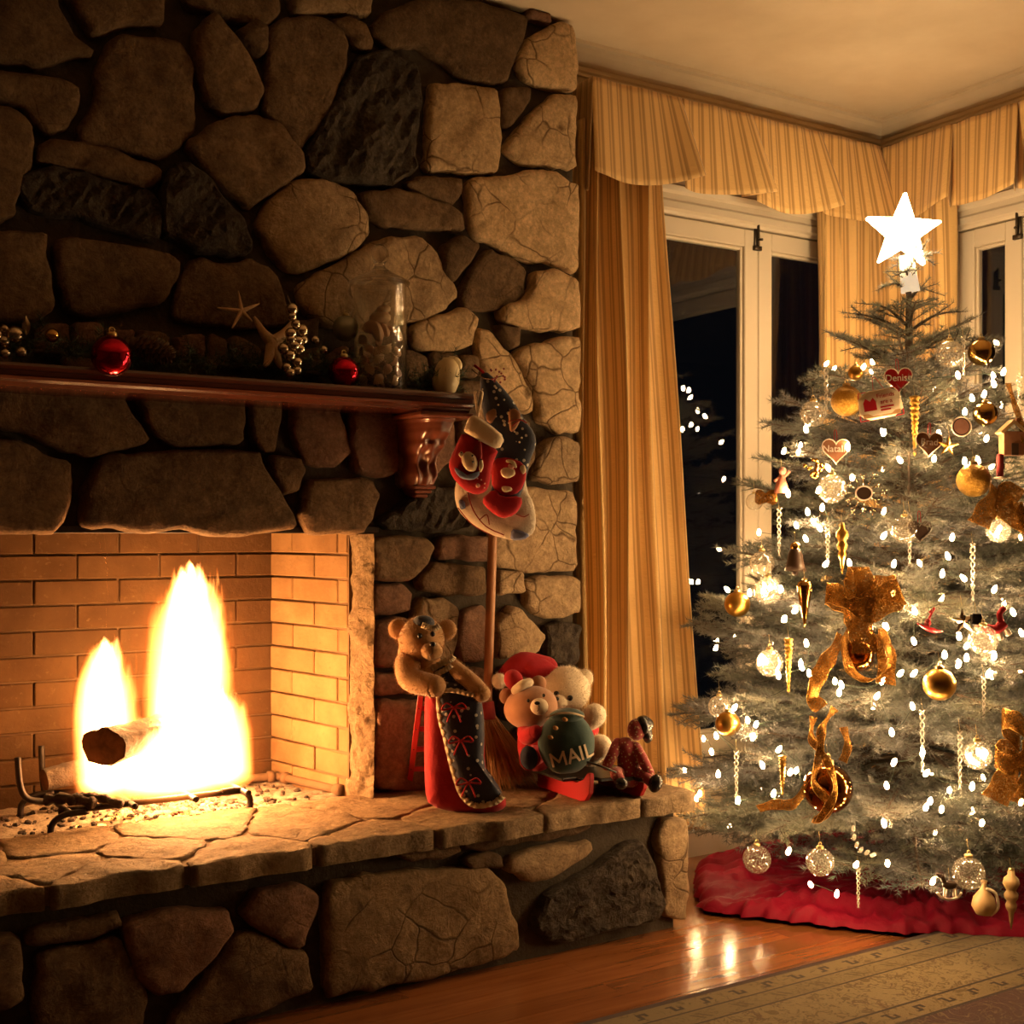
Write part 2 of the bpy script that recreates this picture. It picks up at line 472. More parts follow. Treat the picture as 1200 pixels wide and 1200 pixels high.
def fabric_mat():
    k = NT('striped_gold_fabric'); uv = k.t.nodes.new('ShaderNodeUVMap').outputs[0]
    sp = k.n('SeparateXYZ', {0: uv}); x = sp.outputs[0]; y = sp.outputs[1]
    a = k.math('FRACT', k.math('MULTIPLY', x, 1/.042))
    base = k.ramp(a, [(0., (.78, .50, .19)), (.36, (.78, .50, .19)), (.40, (.48, .27, .09)), (.50, (.48, .27, .09)), (.54, (.70, .44, .165)), (.66, (.70, .44, .165)), (.69, (.40, .22, .075)), (.88, (.52, .30, .10)), (.93, (.78, .50, .19))])
    puck = k.math('MULTIPLY', k.math('LESS_THAN', a, .38), k.noise(k.n('CombineXYZ', {0: k.math('MULTIPLY', x, 30.0), 1: k.math('MULTIPLY', y, 75.0)}).outputs[0], 1.0, 3))
    wv = k.noise(k.n('CombineXYZ', {0: k.math('MULTIPLY', x, 260.0), 1: k.math('MULTIPLY', y, 90.0)}).outputs[0], 1.0, 2)
    h = k.math('ADD', puck, k.math('MULTIPLY', wv, .25))
    d = k.bsdf(color=base, rough=.65, sheen=.3, normal=k.bump(h, .6, .006))
    tr = k.n('BsdfTranslucent', {'Color': base})
    return k.done(k.n('MixShader', {0: .12, 1: d, 2: tr}))
M['fabric'] = fabric_mat()
def glass_mat(name, tint=(1, 1, 1), ior=1.5, rough=0.0, extra=0.0):
    k = NT(name)
    bf = k.t.nodes.new('ShaderNodeNewGeometry').outputs['Backfacing']
    fr = k.n('Fresnel', {'IOR': k.math('MULTIPLY_ADD', bf, 1/ior-ior, ior)}).outputs[0]
    if extra: fr = k.math('ADD', fr, extra)
    return k.done(k.n('MixShader', {0: fr, 1: k.n('BsdfTransparent', {0: tint}), 2: k.n('BsdfGlossy', {0: (1, 1, 1), 'Roughness': rough})}))
M['pane'] = glass_mat('window_glass', (.92, .94, .95), 1.5)
def jar_mat():
    k = NT('jar_glass'); bf = k.t.nodes.new('ShaderNodeNewGeometry').outputs['Backfacing']
    fr = k.n('Fresnel', {'IOR': k.math('MULTIPLY_ADD', bf, 1/1.9-1.9, 1.9)}).outputs[0]
    a = k.n('MixShader', {0: .035, 1: k.n('BsdfTransparent', {0: (.96, .95, .92)}), 2: k.n('BsdfDiffuse', {0: (.8, .75, .65)})})
    return k.done(k.n('MixShader', {0: fr, 1: a, 2: k.n('BsdfGlossy', {0: (1, .97, .92), 'Roughness': .04})}))
M['jar'] = jar_mat()
k = NT('solid_lid_glass'); M['lid'] = k.done(k.n('MixShader', {0: .75, 1: k.n('BsdfTransparent', {0: (.97, .96, .94)}), 2: k.n('BsdfGlass', {0: (.98, .97, .94), 'Roughness': .03, 'IOR': 1.45})}))
M['iron'] = simple('black_iron', (.02, .016, .014), (.05, .035, .03), .55, .7, 20, bump=.3)
M['latch'] = simple('dark_latch_metal', (.06, .045, .03), rough=.4, metal=.8)
# ================================================================== the room
def struct(name, vf, m, parent=None, **kw):
    return mk(name, vf, m, parent, smooth=kw.pop('smooth', False), kind=None if parent else 'structure', **kw)
floor = struct('floor', box(X_L-.1, X_WALL+.1, Y_F-.1, Y_WIN+.1, -.12, -.016), M['mortar'])
# boards laid along the hearth, each one its own piece
bw = .0835; y = Y_WIN; row = 0
while y > -.6:
    x = X_L - random.random()*1.6
    while x < X_WALL:
        L = random.choice((1.5, 1.9, 2.3, 2.7)); x1 = min(x+L, X_WALL); x0 = max(x, X_L)
        if x1-x0 > .12: mk('plank', box(x0+.0004, x1-.0004, y-bw+.0004, y-.0004, -.018, 0, 0), M['floor'], floor, smooth=False)
        x += L
    y -= bw; row += 1
mk('plank', box(X_L, X_WALL, Y_F, y, -.018, 0), M['floor'], floor, smooth=False)
ceiling = struct('ceiling', box(X_L-.1, X_WALL+.1, Y_F-.1, Y_WIN+.1, Z_CEIL, Z_CEIL+.1), M['ceil'])
# window openings
W1X0, W1X1, W1Z0, W1Z1 = 2.36, 3.72, .34, 2.34
W2Y0, W2Y1 = 1.25, 3.06
t = .14
wall_back = struct('wall_back', join(box(X_L, -1.0, Y_WIN, Y_WIN+t, 0, Z_CEIL), box(2.245, W1X0, Y_WIN, Y_WIN+t, 0, Z_CEIL), box(W1X1, X_WALL+t, Y_WIN, Y_WIN+t, 0, Z_CEIL),
    box(W1X0, W1X1, Y_WIN, Y_WIN+t, 0, W1Z0), box(W1X0, W1X1, Y_WIN, Y_WIN+t, W1Z1, Z_CEIL)), M['wall'])
wall_right = struct('wall_right', join(box(X_WALL, X_WALL+t, Y_F, W2Y0, 0, Z_CEIL), box(X_WALL, X_WALL+t, W2Y1, Y_WIN, 0, Z_CEIL),
    box(X_WALL, X_WALL+t, W2Y0, W2Y1, 0, W1Z0), box(X_WALL, X_WALL+t, W2Y0, W2Y1, W1Z1, Z_CEIL)), M['wall'])
wall_left = struct('wall_left', box(X_L-t, X_L, Y_F, Y_WIN+t, 0, Z_CEIL), M['far_wall'])
wall_front = struct('wall_front', box(X_L-t, X_WALL+t, Y_F-t, Y_F, 0, Z_CEIL), M['far_wall'])
def sweep_profile(prof, p0, p1, outn, m0=0, m1=0):
    """moulding: profile (out, z) swept from p0 to p1; m0/m1 mitre the ends"""
    p0, p1, outn = Vector(p0), Vector(p1), Vector(outn); d = (p1-p0).normalized(); V = []; n = len(prof)
    for p, mt in ((p0, m0), (p1, m1)):
        for o, z in prof: V.append(p+outn*o+UP*z+d*mt*o)
    F = [(j, (j+1) % n, n+(j+1) % n, n+j) for j in range(n)] + [tuple(range(n))[::-1], tuple(range(n, 2*n))]
    return V, F
crown = [(0, Z_CEIL), (.085, Z_CEIL), (.085, Z_CEIL-.012), (.07, Z_CEIL-.016), (.062, Z_CEIL-.03), (.04, Z_CEIL-.05), (.022, Z_CEIL-.058), (.02, Z_CEIL-.07), (.012, Z_CEIL-.075), (.012, Z_CEIL-.085), (0, Z_CEIL-.085)]
struct('trim_1', sweep_profile(crown, (2.2, Y_WIN, 0), (X_WALL, Y_WIN, 0), (0, -1, 0), 0, -1), M['ceil'])
struct('trim_2', sweep_profile(crown, (X_WALL, Y_WIN, 0), (X_WALL, Y_F, 0), (-1, 0, 0), 1, 0), M['ceil'])
base = [(0, 0), (.02, 0), (.02, .09), (.014, .1), (.01, .125), (0, .13)]
struct('baseboard_back', sweep_profile(base, (2.2, Y_WIN, 0), (X_WALL, Y_WIN, 0), (0, -1, 0), 0, -1), M['paint'])
struct('baseboard_right', sweep_profile(base, (X_WALL, Y_WIN, 0), (X_WALL, Y_F, 0), (-1, 0, 0), 1, 0), M['paint'])
# windows: a moulded head, two casements with panes, a bolt at the meeting stiles
def window(name, P, L, stile, pane_w):
    """P(s, out, z): s along the wall, out into the room"""
    def bx(s0, s1, o0, o1, z0, z1, b=.003):
        v, f = box(s0, s1, o0, o1, z0, z1, b); return [P(*q) for q in v], f
    Z0, Z1 = W1Z0, W1Z1
    def prof(pr, s0, s1):
        n = len(pr); V = [P(s, o, z) for s in (s0, s1) for o, z in pr]
        return V, [(j, (j+1) % n, n+(j+1) % n, n+j) for j in range(n)] + [tuple(range(n))[::-1], tuple(range(n, 2*n))]
    root = mk(name, join(bx(0, .055, -.1, .025, Z0, Z1), bx(L-.055, L, -.1, .025, Z0, Z1), bx(0, L, -.1, .03, Z0-.05, Z0)), M['paint'], None, False, kind='structure')
    hd = [(-.1, 2.275), (.012, 2.275), (.016, 2.285), (.03, 2.292), (.03, 2.315), (.022, 2.325), (.022, 2.345), (.034, 2.352), (.04, 2.37), (.03, 2.378), (.03, 2.40), (0, 2.41), (-.1, 2.41)]
    mk('window_head', prof(hd, -.03, L+.03), M['paint'], root, False)
    for ci, (a, b) in enumerate(((.058, stile-.0015), (stile+.0015, L-.058))):
        w = .066
        c = mk('casement', join(bx(a, a+w, -.04, .005, Z0+.005, 2.27), bx(b-w, b, -.04, .005, Z0+.005, 2.27), bx(a+w, b-w, -.04, .005, Z0+.005, Z0+.09), bx(a+w, b-w, -.04, .005, 2.205, 2.27)), M['paint'], root, False)
        i = .012
        mk('glazing_bead', join(bx(a+w, a+w+i, -.03, -.006, Z0+.09, 2.205), bx(b-w-i, b-w, -.03, -.006, Z0+.09, 2.205), bx(a+w+i, b-w-i, -.03, -.006, Z0+.09, Z0+.102), bx(a+w+i, b-w-i, -.03, -.006, 2.193, 2.205)), M['paint'], c, False)
        mk('pane', bx(a+w, b-w, -.02, -.016, Z0+.09, 2.205, 0), M['pane'], c, False)
    s = stile-.012
    bolt = mk('bolt', join(bx(s-.012, s+.012, .005, .012, 2.20, 2.285, .002), tube([P(s, .018, 2.21), P(s, .018, 2.295)], .005), tube([P(s, .018, 2.235), P(s+.005, .035, 2.232)], .005), bx(s-.018, s+.018, .005, .02, 2.195, 2.212, .002)), M['latch'], root, True)
    return root
window('window_1', lambda s, o, z: Vector((W1X0+s, Y_WIN-o, z)), W1X1-W1X0, 3.188-W1X0, .6)
window('window_2', lambda s, o, z: Vector((X_WALL-o, W2Y1-s, z)), W2Y1-W2Y0, 3.06-2.735, .6)
# ------------------------------------------------------------------ curtains
def curtain(name, P, s0t, s1t, s0b, s1b, z0, z1, folds, amp, seed, label, group='striped curtains', warp=1.0):
    nu, nv = folds*14, 60; V = []; UV = []
    rs = np.random.default_rng(seed); ph = rs.random(folds+2)*.9; am = .6+.6*rs.random(folds+2)
    for j in range(nv+1):
        t = j/nv; z = z1+(z0-z1)*t; a0 = s0t+(s0b-s0t)*t**1.3; a1 = s1t+(s1b-s1t)*t**1.3
        acc = 0; prev = None
        for i in range(nu+1):
            u = i/nu; k = u**warp*folds; ki = int(min(k, folds-1)); A = am[ki]*(1-(k-ki))+am[ki+1]*(k-ki)
            w = math.sin(2*math.pi*k+ph[ki]*.6*math.sin(math.pi*(k-ki))+.5*math.sin(2.2*t+seed+u*3))
            w = math.copysign(abs(w)**.75, w)
            o = amp*(1+.45*t)*A*w + .012*math.sin(5*t+7*u+seed)
            s = a0+(a1-a0)*u + .016*math.sin(2*math.pi*k*1.0+1.2+t*1.5)+.006*math.sin(9*t+11*u)
            p = P(s, .075+o*.75+.02*t, z+.012*math.sin(2*math.pi*k)*(1 if j == nv else 0))
            V.append(p)
    acc = np.zeros((nv+1, nu+1)); A = np.array([tuple(p) for p in V]).reshape(nv+1, nu+1, 3)
    arc = np.concatenate([[0], np.cumsum(np.linalg.norm(np.diff(A[nv//2], axis=0), axis=1))])
    UV = [(arc[i], (j/nv)*(z1-z0)) for j in range(nv+1) for i in range(nu+1)]
    F = [(j*(nu+1)+i, j*(nu+1)+i+1, (j+1)*(nu+1)+i+1, (j+1)*(nu+1)+i) for j in range(nv) for i in range(nu)]
    o = mk(name, (V, F), M['fabric'], None, True, label, 'curtain', group, uv=UV)
    sm = o.modifiers.new('thickness', 'SOLIDIFY'); sm.thickness = .002
    return o
PB = lambda s, o, z: Vector((s, Y_WIN-.02-o, z))
PR = lambda s, o, z: Vector((X_WALL-.02-o, s, z))
curtain('curtain', PB, 2.31, 2.655, 2.30, 2.80, .13, 2.5, 4, .058, 3, 'striped gold curtain hanging between the stone chimney and the window', warp=.62)
curtain('curtain', PB, 3.40, 3.72, 3.37, 3.73, .10, 2.5, 4, .035, 5, 'striped gold curtain in the room corner, on the stone chimney side of the tree star')
curtain('curtain', PR, 3.26, 2.95, 3.26, 2.93, .10, 2.5, 4, .035, 9, 'striped gold curtain in the room corner, beside the window away from the chimney')
# valances: overlapping pleated panels with flared lower corners
def valance(name, P, bounds, label, left_return=False):
    root = empty(name, P(sum(bounds[k] for k in (0, -1))/2, 0, 2.30), label, 'valance', 'striped valances')
    ZT = 2.655
    mk('pelmet_board', join(*[xf(box(0, 1, 0, 1, 0, 1), Matrix.Identity(4))]) if False else (lambda v, f: ([P(*q) for q in v], f))(*box(min(bounds)+.02, max(bounds)-.02, 0.0, .105, 2.612, 2.636)), M['wall'], root, False)
    arc0 = 0.0
    for i in range(len(bounds)-1):
        a, b = bounds[i], bounds[i+1]; sg = 1 if b > a else -1; L = abs(b-a); nu, nv = 30, 14; V = []; UV = []
        rs = np.random.default_rng(i+int(abs(a)*100)); q0 = rs.random()*6
        for j in range(nv+1):
            t = j/nv
            for k in range(nu+1):
                u = k/nu
                # front of the panel, flaring at the foot, then tucking back under the next panel
                if u <= .86:
                    w = u/.86; s = w*L*1.0
                    o = .112 + t*(.012+.07*w**2.2) + .010*t*math.sin(6.5*w+q0)+.004*math.sin(13*w+q0)
                    s += t*.045*w**2
                else:
                    w = (u-.86)/.14; s = L+t*.045 - (.028+.05*t)*w*(1.2-.2*w)
                    o = .112+t*.082-(.05+.06*t)*w
                zb = 2.335 - .035*(1-abs(2*min(u/.86, 1)-.9)**2)*.6 - .012*math.sin(4*u+q0) + (.012*min(u/.86, 1)**4)
                V.append(P(a+sg*s, o, ZT-.02+(zb-ZT+.02)*t)); UV.append((arc0+(u if u <= .86 else u)*L*1.15, t*.3))
        arc0 += L*1.15+.011
        F = [(j*(nu+1)+k, j*(nu+1)+k+1, (j+1)*(nu+1)+k+1, (j+1)*(nu+1)+k) for j in range(nv) for k in range(nu)]
        p = mk('valance_panel', (V, F), M['fabric'], root, True, uv=UV)
        sm = p.modifiers.new('thickness', 'SOLIDIFY'); sm.thickness = .002
    if left_return:
        a = bounds[0]; nu, nv = 16, 10; V = []; UV = []
        for j in range(nv+1):
            t = j/nv
            for k in range(nu+1):
                u = k/nu; o = .0+.118*u; s = a+.004-.02*t*math.sin(math.pi*u)-.016*t*(math.sin(7*u)+1)
                V.append(P(s, o+.012*t*u, ZT-.02+(2.30+.02*math.sin(5*u)-ZT)*t)); UV.append((u*.16, t*.3))
        F = [(j*(nu+1)+k, j*(nu+1)+k+1, (j+1)*(nu+1)+k+1, (j+1)*(nu+1)+k) for j in range(nv) for k in range(nu)]
        p = mk('valance_return', (V, F), M['fabric'], root, True, uv=UV); p.modifiers.new('thickness', 'SOLIDIFY').thickness = .002
    return root
valance('valance', PB, [2.335, 2.715, 3.045, 3.385, 3.70], 'pleated striped valance above the window next to the stone chimney', True)
valance('valance', PR, [3.25, 2.93, 2.66, 2.36, 2.06, 1.76, 1.46, 1.16], 'pleated striped valance on the wall away from the stone chimney')
# ------------------------------------------------------------------ rug
def rug_mat():
    k = NT('patterned_rug'); tc = k.coord(False, 'Generated'); sp = k.n('SeparateXYZ', {0: tc})
    RW, RH = 4.6, 3.3
    x = k.math('MULTIPLY', sp.outputs[0], RW); e1 = k.math('MULTIPLY', k.math('SUBTRACT', 1.0, sp.outputs[1]), RH)
    e2 = k.math('MULTIPLY', k.math('SUBTRACT', 1.0, sp.outputs[0]), RW); e3 = k.math('MULTIPLY', sp.outputs[0], RW); e4 = k.math('MULTIPLY', sp.outputs[1], RH)
    eh = k.math('MINIMUM', e1, e4); ev = k.math('MINIMUM', e2, e3); e = k.math('MINIMUM', eh, ev)
    run = k.mix(k.math('LESS_THAN', eh, ev), e1, x)      # coordinate along the border
    run = k.n('SeparateColor', {0: run}).outputs[0]
    def band(v, a, b): return k.math('MULTIPLY', k.math('GREATER_THAN', v, a), k.math('LESS_THAN', v, b))
    def orr(*q):
        r = q[0]
        for i in q[1:]: r = k.math('MAXIMUM', r, i)
        return r
    def andd(a, b): return k.math('MULTIPLY', a, b)
    cv = k.n('CombineXYZ', {0: x, 1: e1}).outputs[0]
    fl = k.noise(cv, 26, 2, .5, 1.6); fl2 = k.noise(cv, 13, 2, .5, 2.2)
    vo = k.n('TexVoronoi', {'Vector': cv, 'Scale': 9.0}).outputs[0]
    beige, olive, dark, red = (.165, .115, .05), (.095, .058, .016), (.025, .012, .006), (.045, .012, .008)
    field = k.mix(band(fl, .53, .6), beige, olive)
    field = k.mix(andd(band(fl2, .44, .475), k.math('LESS_THAN', vo, .6)), field, (.09, .048, .016))
    field = k.mix(k.math('LESS_THAN', vo, .13), field, olive)
    inner = k.mix(k.math('LESS_THAN', vo, .26), red, (.15, .095, .045)); inner = k.mix(k.math('LESS_THAN', vo, .12), inner, (.13, .05, .02)); inner = k.mix(band(fl2, .46, .5), inner, (.1, .06, .025))
    def hooks(off, per):
        c = k.math('FRACT', k.math('MULTIPLY', run, 1/per)); r = k.math('MULTIPLY', k.math('SUBTRACT', e, off), 1/.062)
        flip = k.math('LESS_THAN', k.math('FRACT', k.math('MULTIPLY', run, .5/per)), .5)
        r = k.n('SeparateColor', {0: k.mix(flip, r, k.math('SUBTRACT', 1.0, r))}).outputs[0]
        h = orr(andd(band(c, .3, .41), band(r, .25, .75)), andd(band(c, .3, .6), band(r, .25, .38)), andd(band(c, .5, .6), band(r, .25, .55)), andd(band(c, .2, .36), band(r, .64, .75)))
        return k.mix(h, k.mix(band(fl, .56, .62), (.15, .1, .04), olive), dark)
    def scrolls(per):
        c = k.math('FRACT', k.math('ADD', k.math('MULTIPLY', run, 1/per), k.math('MULTIPLY', e, -6.0))); r = k.math('MULTIPLY', k.math('SUBTRACT', e, .09), 1/.06)
        h = andd(orr(band(c, .2, .28), band(c, .36, .44)), band(r, .25, .75))
        return k.mix(h, k.mix(band(fl, .48, .53), (.14, .095, .038), olive), (.08, .05, .015))
    col = inner
    col = k.mix(k.math('LESS_THAN', e, .405), col, dark)
    col = k.mix(k.math('LESS_THAN', e, .395), col, hooks(.33, .1))
    col = k.mix(k.math('LESS_THAN', e, .33), col, dark)
    col = k.mix(k.math('LESS_THAN', e, .322), col, field)
    col = k.mix(k.math('LESS_THAN', e, .155), col, dark)
    col = k.mix(k.math('LESS_THAN', e, .149), col, scrolls(.13))
    col = k.mix(k.math('LESS_THAN', e, .09), col, dark)
    col = k.mix(k.math('LESS_THAN', e, .084), col, hooks(.022, .1))
    col = k.mix(k.math('LESS_THAN', e, .022), col, (.035, .012, .008))
    return k.done(k.bsdf(color=col, rough=.95, spec=.1, sheen=.2, normal=k.bump(k.noise(cv, 420, 2), .5, .003)))
mk('rug', box(-.95, 3.65, -.96, 2.34, .001, .012, .003), rug_mat(), None, False, 'beige and dark patterned rug with hook motif border on the wood floor', 'rug')
# ================================================================== stone fireplace
FX0, FX1, FZ0, FZ1, FYB = .36, 1.525, .37, 1.148, 3.70      # firebox opening and back
BX0, BX1 = -1.0, 2.245
fireplace = empty('stone_fireplace', (.62, Y_BREAST, 0), 'fieldstone chimney breast with a brick-lined fire opening', 'fireplace')
yb = Y_BREAST+.03       # mortar face, behind the faces of the stones
core = mk('mortar_bed', join(box(BX0, FX0, yb, 3.9, 0, Z_CEIL), box(FX1+.02, BX1, yb, Y_WIN-.002, 0, Z_CEIL), box(FX0, FX1+.02, yb, yb+.2, FZ1+.02, Z_CEIL), box(FX0, FX1+.02, yb, yb+.6, 0, FZ0-.03)), M['mortar'], fireplace, False)
MF = basis(Vector((1, 0, 0)), Vector((0, 0, 1)), Vector((0, -1, 0)), Vector((0, yb, 0)))
def tr(ox, oy, s, pts): return [(ox+x/s, oy+y/s) for x, y in pts]
S1 = 1200/350
A = lambda p: tr(0, 0, S1, p)
B = lambda p: tr(340, 0, S1, p)
Cc = lambda p: tr(0, 330, S1, p)
D = lambda p: tr(340, 330, S1, p)
Fq = lambda p: tr(320, 620, S1, p)
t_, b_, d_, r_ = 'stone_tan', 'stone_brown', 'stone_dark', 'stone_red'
STONES = [  # brown far from the tree, lighter near it: light falloff painted into the stones
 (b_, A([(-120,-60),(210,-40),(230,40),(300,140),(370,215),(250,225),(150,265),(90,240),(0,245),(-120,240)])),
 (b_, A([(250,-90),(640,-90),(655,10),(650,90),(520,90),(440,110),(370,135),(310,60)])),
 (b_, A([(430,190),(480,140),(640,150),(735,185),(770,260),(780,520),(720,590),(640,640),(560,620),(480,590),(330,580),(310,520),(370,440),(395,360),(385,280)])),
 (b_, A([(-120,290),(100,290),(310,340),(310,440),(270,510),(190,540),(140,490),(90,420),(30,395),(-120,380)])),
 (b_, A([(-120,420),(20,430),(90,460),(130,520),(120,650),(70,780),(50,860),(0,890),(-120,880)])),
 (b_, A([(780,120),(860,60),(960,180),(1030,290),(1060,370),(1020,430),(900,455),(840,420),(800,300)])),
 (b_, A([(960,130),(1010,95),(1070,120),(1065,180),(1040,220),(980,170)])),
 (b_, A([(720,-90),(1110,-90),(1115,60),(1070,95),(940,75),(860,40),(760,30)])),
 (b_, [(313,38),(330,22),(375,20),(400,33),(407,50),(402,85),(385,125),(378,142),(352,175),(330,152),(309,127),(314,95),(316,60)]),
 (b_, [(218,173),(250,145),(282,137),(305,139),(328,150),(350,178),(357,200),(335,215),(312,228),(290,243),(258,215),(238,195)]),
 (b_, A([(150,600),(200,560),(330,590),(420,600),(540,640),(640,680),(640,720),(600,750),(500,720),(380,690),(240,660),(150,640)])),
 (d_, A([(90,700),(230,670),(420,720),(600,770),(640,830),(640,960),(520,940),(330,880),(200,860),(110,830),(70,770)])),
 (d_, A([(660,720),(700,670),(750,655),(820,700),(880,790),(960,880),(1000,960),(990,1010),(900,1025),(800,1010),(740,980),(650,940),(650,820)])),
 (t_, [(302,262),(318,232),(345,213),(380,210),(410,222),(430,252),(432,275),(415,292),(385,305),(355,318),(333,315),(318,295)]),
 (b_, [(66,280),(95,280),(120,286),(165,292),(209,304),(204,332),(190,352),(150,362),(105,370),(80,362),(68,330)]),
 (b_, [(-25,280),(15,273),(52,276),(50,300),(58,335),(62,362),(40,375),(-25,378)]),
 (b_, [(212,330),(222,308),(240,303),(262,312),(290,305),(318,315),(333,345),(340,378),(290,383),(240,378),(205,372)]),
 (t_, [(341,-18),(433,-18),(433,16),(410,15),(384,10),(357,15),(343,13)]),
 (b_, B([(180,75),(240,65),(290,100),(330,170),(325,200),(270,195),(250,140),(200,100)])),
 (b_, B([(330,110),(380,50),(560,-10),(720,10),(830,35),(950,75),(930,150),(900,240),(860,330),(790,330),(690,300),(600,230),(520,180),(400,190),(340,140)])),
 ('stone_tan_lit', B([(915,230),(960,160),(1020,120),(1080,95),(1130,110),(1145,200),(1150,350),(1080,350),(1000,335),(935,300)])),
 ('stone_tan_lit', B([(575,345),(640,335),(750,340),(820,360),(845,440),(850,560),(835,680),(760,690),(660,685),(555,680),(560,540),(565,420)])),
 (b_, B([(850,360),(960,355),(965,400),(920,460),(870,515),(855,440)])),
 ('stone_tan_lit', B([(865,590),(920,520),(1000,430),(1070,380),(1145,390),(1145,560),(1140,670),(1020,660),(930,650)])),
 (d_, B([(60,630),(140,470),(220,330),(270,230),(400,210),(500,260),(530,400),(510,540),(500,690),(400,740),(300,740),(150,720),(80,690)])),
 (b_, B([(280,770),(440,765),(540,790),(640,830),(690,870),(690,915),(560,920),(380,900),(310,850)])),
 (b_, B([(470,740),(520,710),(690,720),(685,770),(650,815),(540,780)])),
 ('stone_tan_lit', B([(720,720),(860,710),(960,685),(1060,690),(1160,750),(1175,800),(1165,960),(1155,1090),(1060,1050),(940,1040),(850,990),(770,960),(730,920),(720,820)])),
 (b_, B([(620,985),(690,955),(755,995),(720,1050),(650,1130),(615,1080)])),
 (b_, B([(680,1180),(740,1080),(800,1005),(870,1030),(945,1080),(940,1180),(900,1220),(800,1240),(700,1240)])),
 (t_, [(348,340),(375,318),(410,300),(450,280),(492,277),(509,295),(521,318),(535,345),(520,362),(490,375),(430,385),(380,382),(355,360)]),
 ('stone_tan_lit', [(627,318),(650,316),(675,330),(677,360),(676,386),(640,386),(590,378),(586,362),(612,352),(624,340)]),
 ('stone_tan_lit', D([(480,190),(560,150),(700,110),(750,150),(740,200),(720,260),(600,280),(500,260)])),
 ('stone_tan_lit', D([(770,190),(800,200),(880,290),(930,370),(960,440),(970,520),(900,500),(820,420),(760,300)])),
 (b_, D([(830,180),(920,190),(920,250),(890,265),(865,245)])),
 ('stone_tan_lit', D([(900,290),(1000,250),(1100,230),(1165,230),(1160,400),(1155,600),(1060,595),(1010,560),(990,460),(950,380)])),
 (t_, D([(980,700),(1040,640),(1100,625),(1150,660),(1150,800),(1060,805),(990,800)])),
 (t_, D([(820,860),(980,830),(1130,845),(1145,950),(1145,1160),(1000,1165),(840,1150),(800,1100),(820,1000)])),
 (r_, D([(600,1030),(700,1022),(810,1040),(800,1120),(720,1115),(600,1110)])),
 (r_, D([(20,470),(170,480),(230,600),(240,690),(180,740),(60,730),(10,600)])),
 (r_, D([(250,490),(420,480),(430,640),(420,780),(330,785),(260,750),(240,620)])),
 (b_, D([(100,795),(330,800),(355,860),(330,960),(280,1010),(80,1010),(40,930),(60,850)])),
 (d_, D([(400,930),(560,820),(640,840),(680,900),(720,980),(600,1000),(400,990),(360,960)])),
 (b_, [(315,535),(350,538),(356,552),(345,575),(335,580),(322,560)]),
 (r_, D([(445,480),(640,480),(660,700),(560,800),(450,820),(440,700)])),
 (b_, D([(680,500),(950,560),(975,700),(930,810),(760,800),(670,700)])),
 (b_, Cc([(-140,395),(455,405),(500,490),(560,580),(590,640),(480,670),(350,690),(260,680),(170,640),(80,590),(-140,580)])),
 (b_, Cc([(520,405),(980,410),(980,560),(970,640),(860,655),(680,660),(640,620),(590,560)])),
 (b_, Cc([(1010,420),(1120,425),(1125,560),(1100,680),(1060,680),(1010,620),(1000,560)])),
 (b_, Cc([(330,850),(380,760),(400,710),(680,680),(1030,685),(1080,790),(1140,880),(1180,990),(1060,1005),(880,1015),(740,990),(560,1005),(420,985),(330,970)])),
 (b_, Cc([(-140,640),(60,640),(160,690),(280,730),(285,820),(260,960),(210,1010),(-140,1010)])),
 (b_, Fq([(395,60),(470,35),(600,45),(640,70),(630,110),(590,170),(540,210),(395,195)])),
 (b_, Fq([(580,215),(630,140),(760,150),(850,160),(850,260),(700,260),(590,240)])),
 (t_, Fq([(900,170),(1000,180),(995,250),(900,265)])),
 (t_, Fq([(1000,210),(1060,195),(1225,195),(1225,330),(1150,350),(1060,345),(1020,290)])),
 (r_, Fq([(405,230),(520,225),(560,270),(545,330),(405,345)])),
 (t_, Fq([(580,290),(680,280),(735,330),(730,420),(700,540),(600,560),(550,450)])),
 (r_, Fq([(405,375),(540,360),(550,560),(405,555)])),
 (r_, Fq([(760,340),(860,310),(870,520),(760,530),(745,440)])),
 (t_, Fq([(895,380),(960,310),(1040,380),(1080,430),(1060,490),(895,515)])),
 (d_, Fq([(1100,400),(1150,375),(1225,390),(1225,540),(1100,530)])),
 (r_, Fq([(405,590),(620,575),(640,650),(405,665)])),
 (r_, Fq([(405,700),(600,690),(640,760),(640,1045),(405,1045)])),
 (r_, Fq([(660,600),(860,560),(880,780),(680,800)])), (r_, Fq([(680,830),(950,820),(960,980),(690,1040)])),
 (b_, Fq([(910,560),(1225,570),(1225,760),(920,770)])), (b_, Fq([(980,800),(1225,790),(1225,980),(990,1000)])),
]
polys = []
def put_stone(mname, P2, dep=None):
    dep = dep or random.uniform(.034, .055)
    dk = mname == 'stone_dark'
    vf = slab(P2, MF, dep, rough=.02 if dk else random.uniform(.006, .011), edge=.014, step=.018, jit=.010, fr=11 if dk else random.uniform(8, 13), grain=.014 if dk else .02, layers=random.uniform(.6, 1.0) if dk else None)
    mk('stone', vf, M[mname], fireplace, not dk)
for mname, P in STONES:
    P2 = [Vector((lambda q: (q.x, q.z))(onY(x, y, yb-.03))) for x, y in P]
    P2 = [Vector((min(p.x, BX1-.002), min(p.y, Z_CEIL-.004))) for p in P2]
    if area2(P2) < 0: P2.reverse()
    polys.append(P2); put_stone(mname, P2)
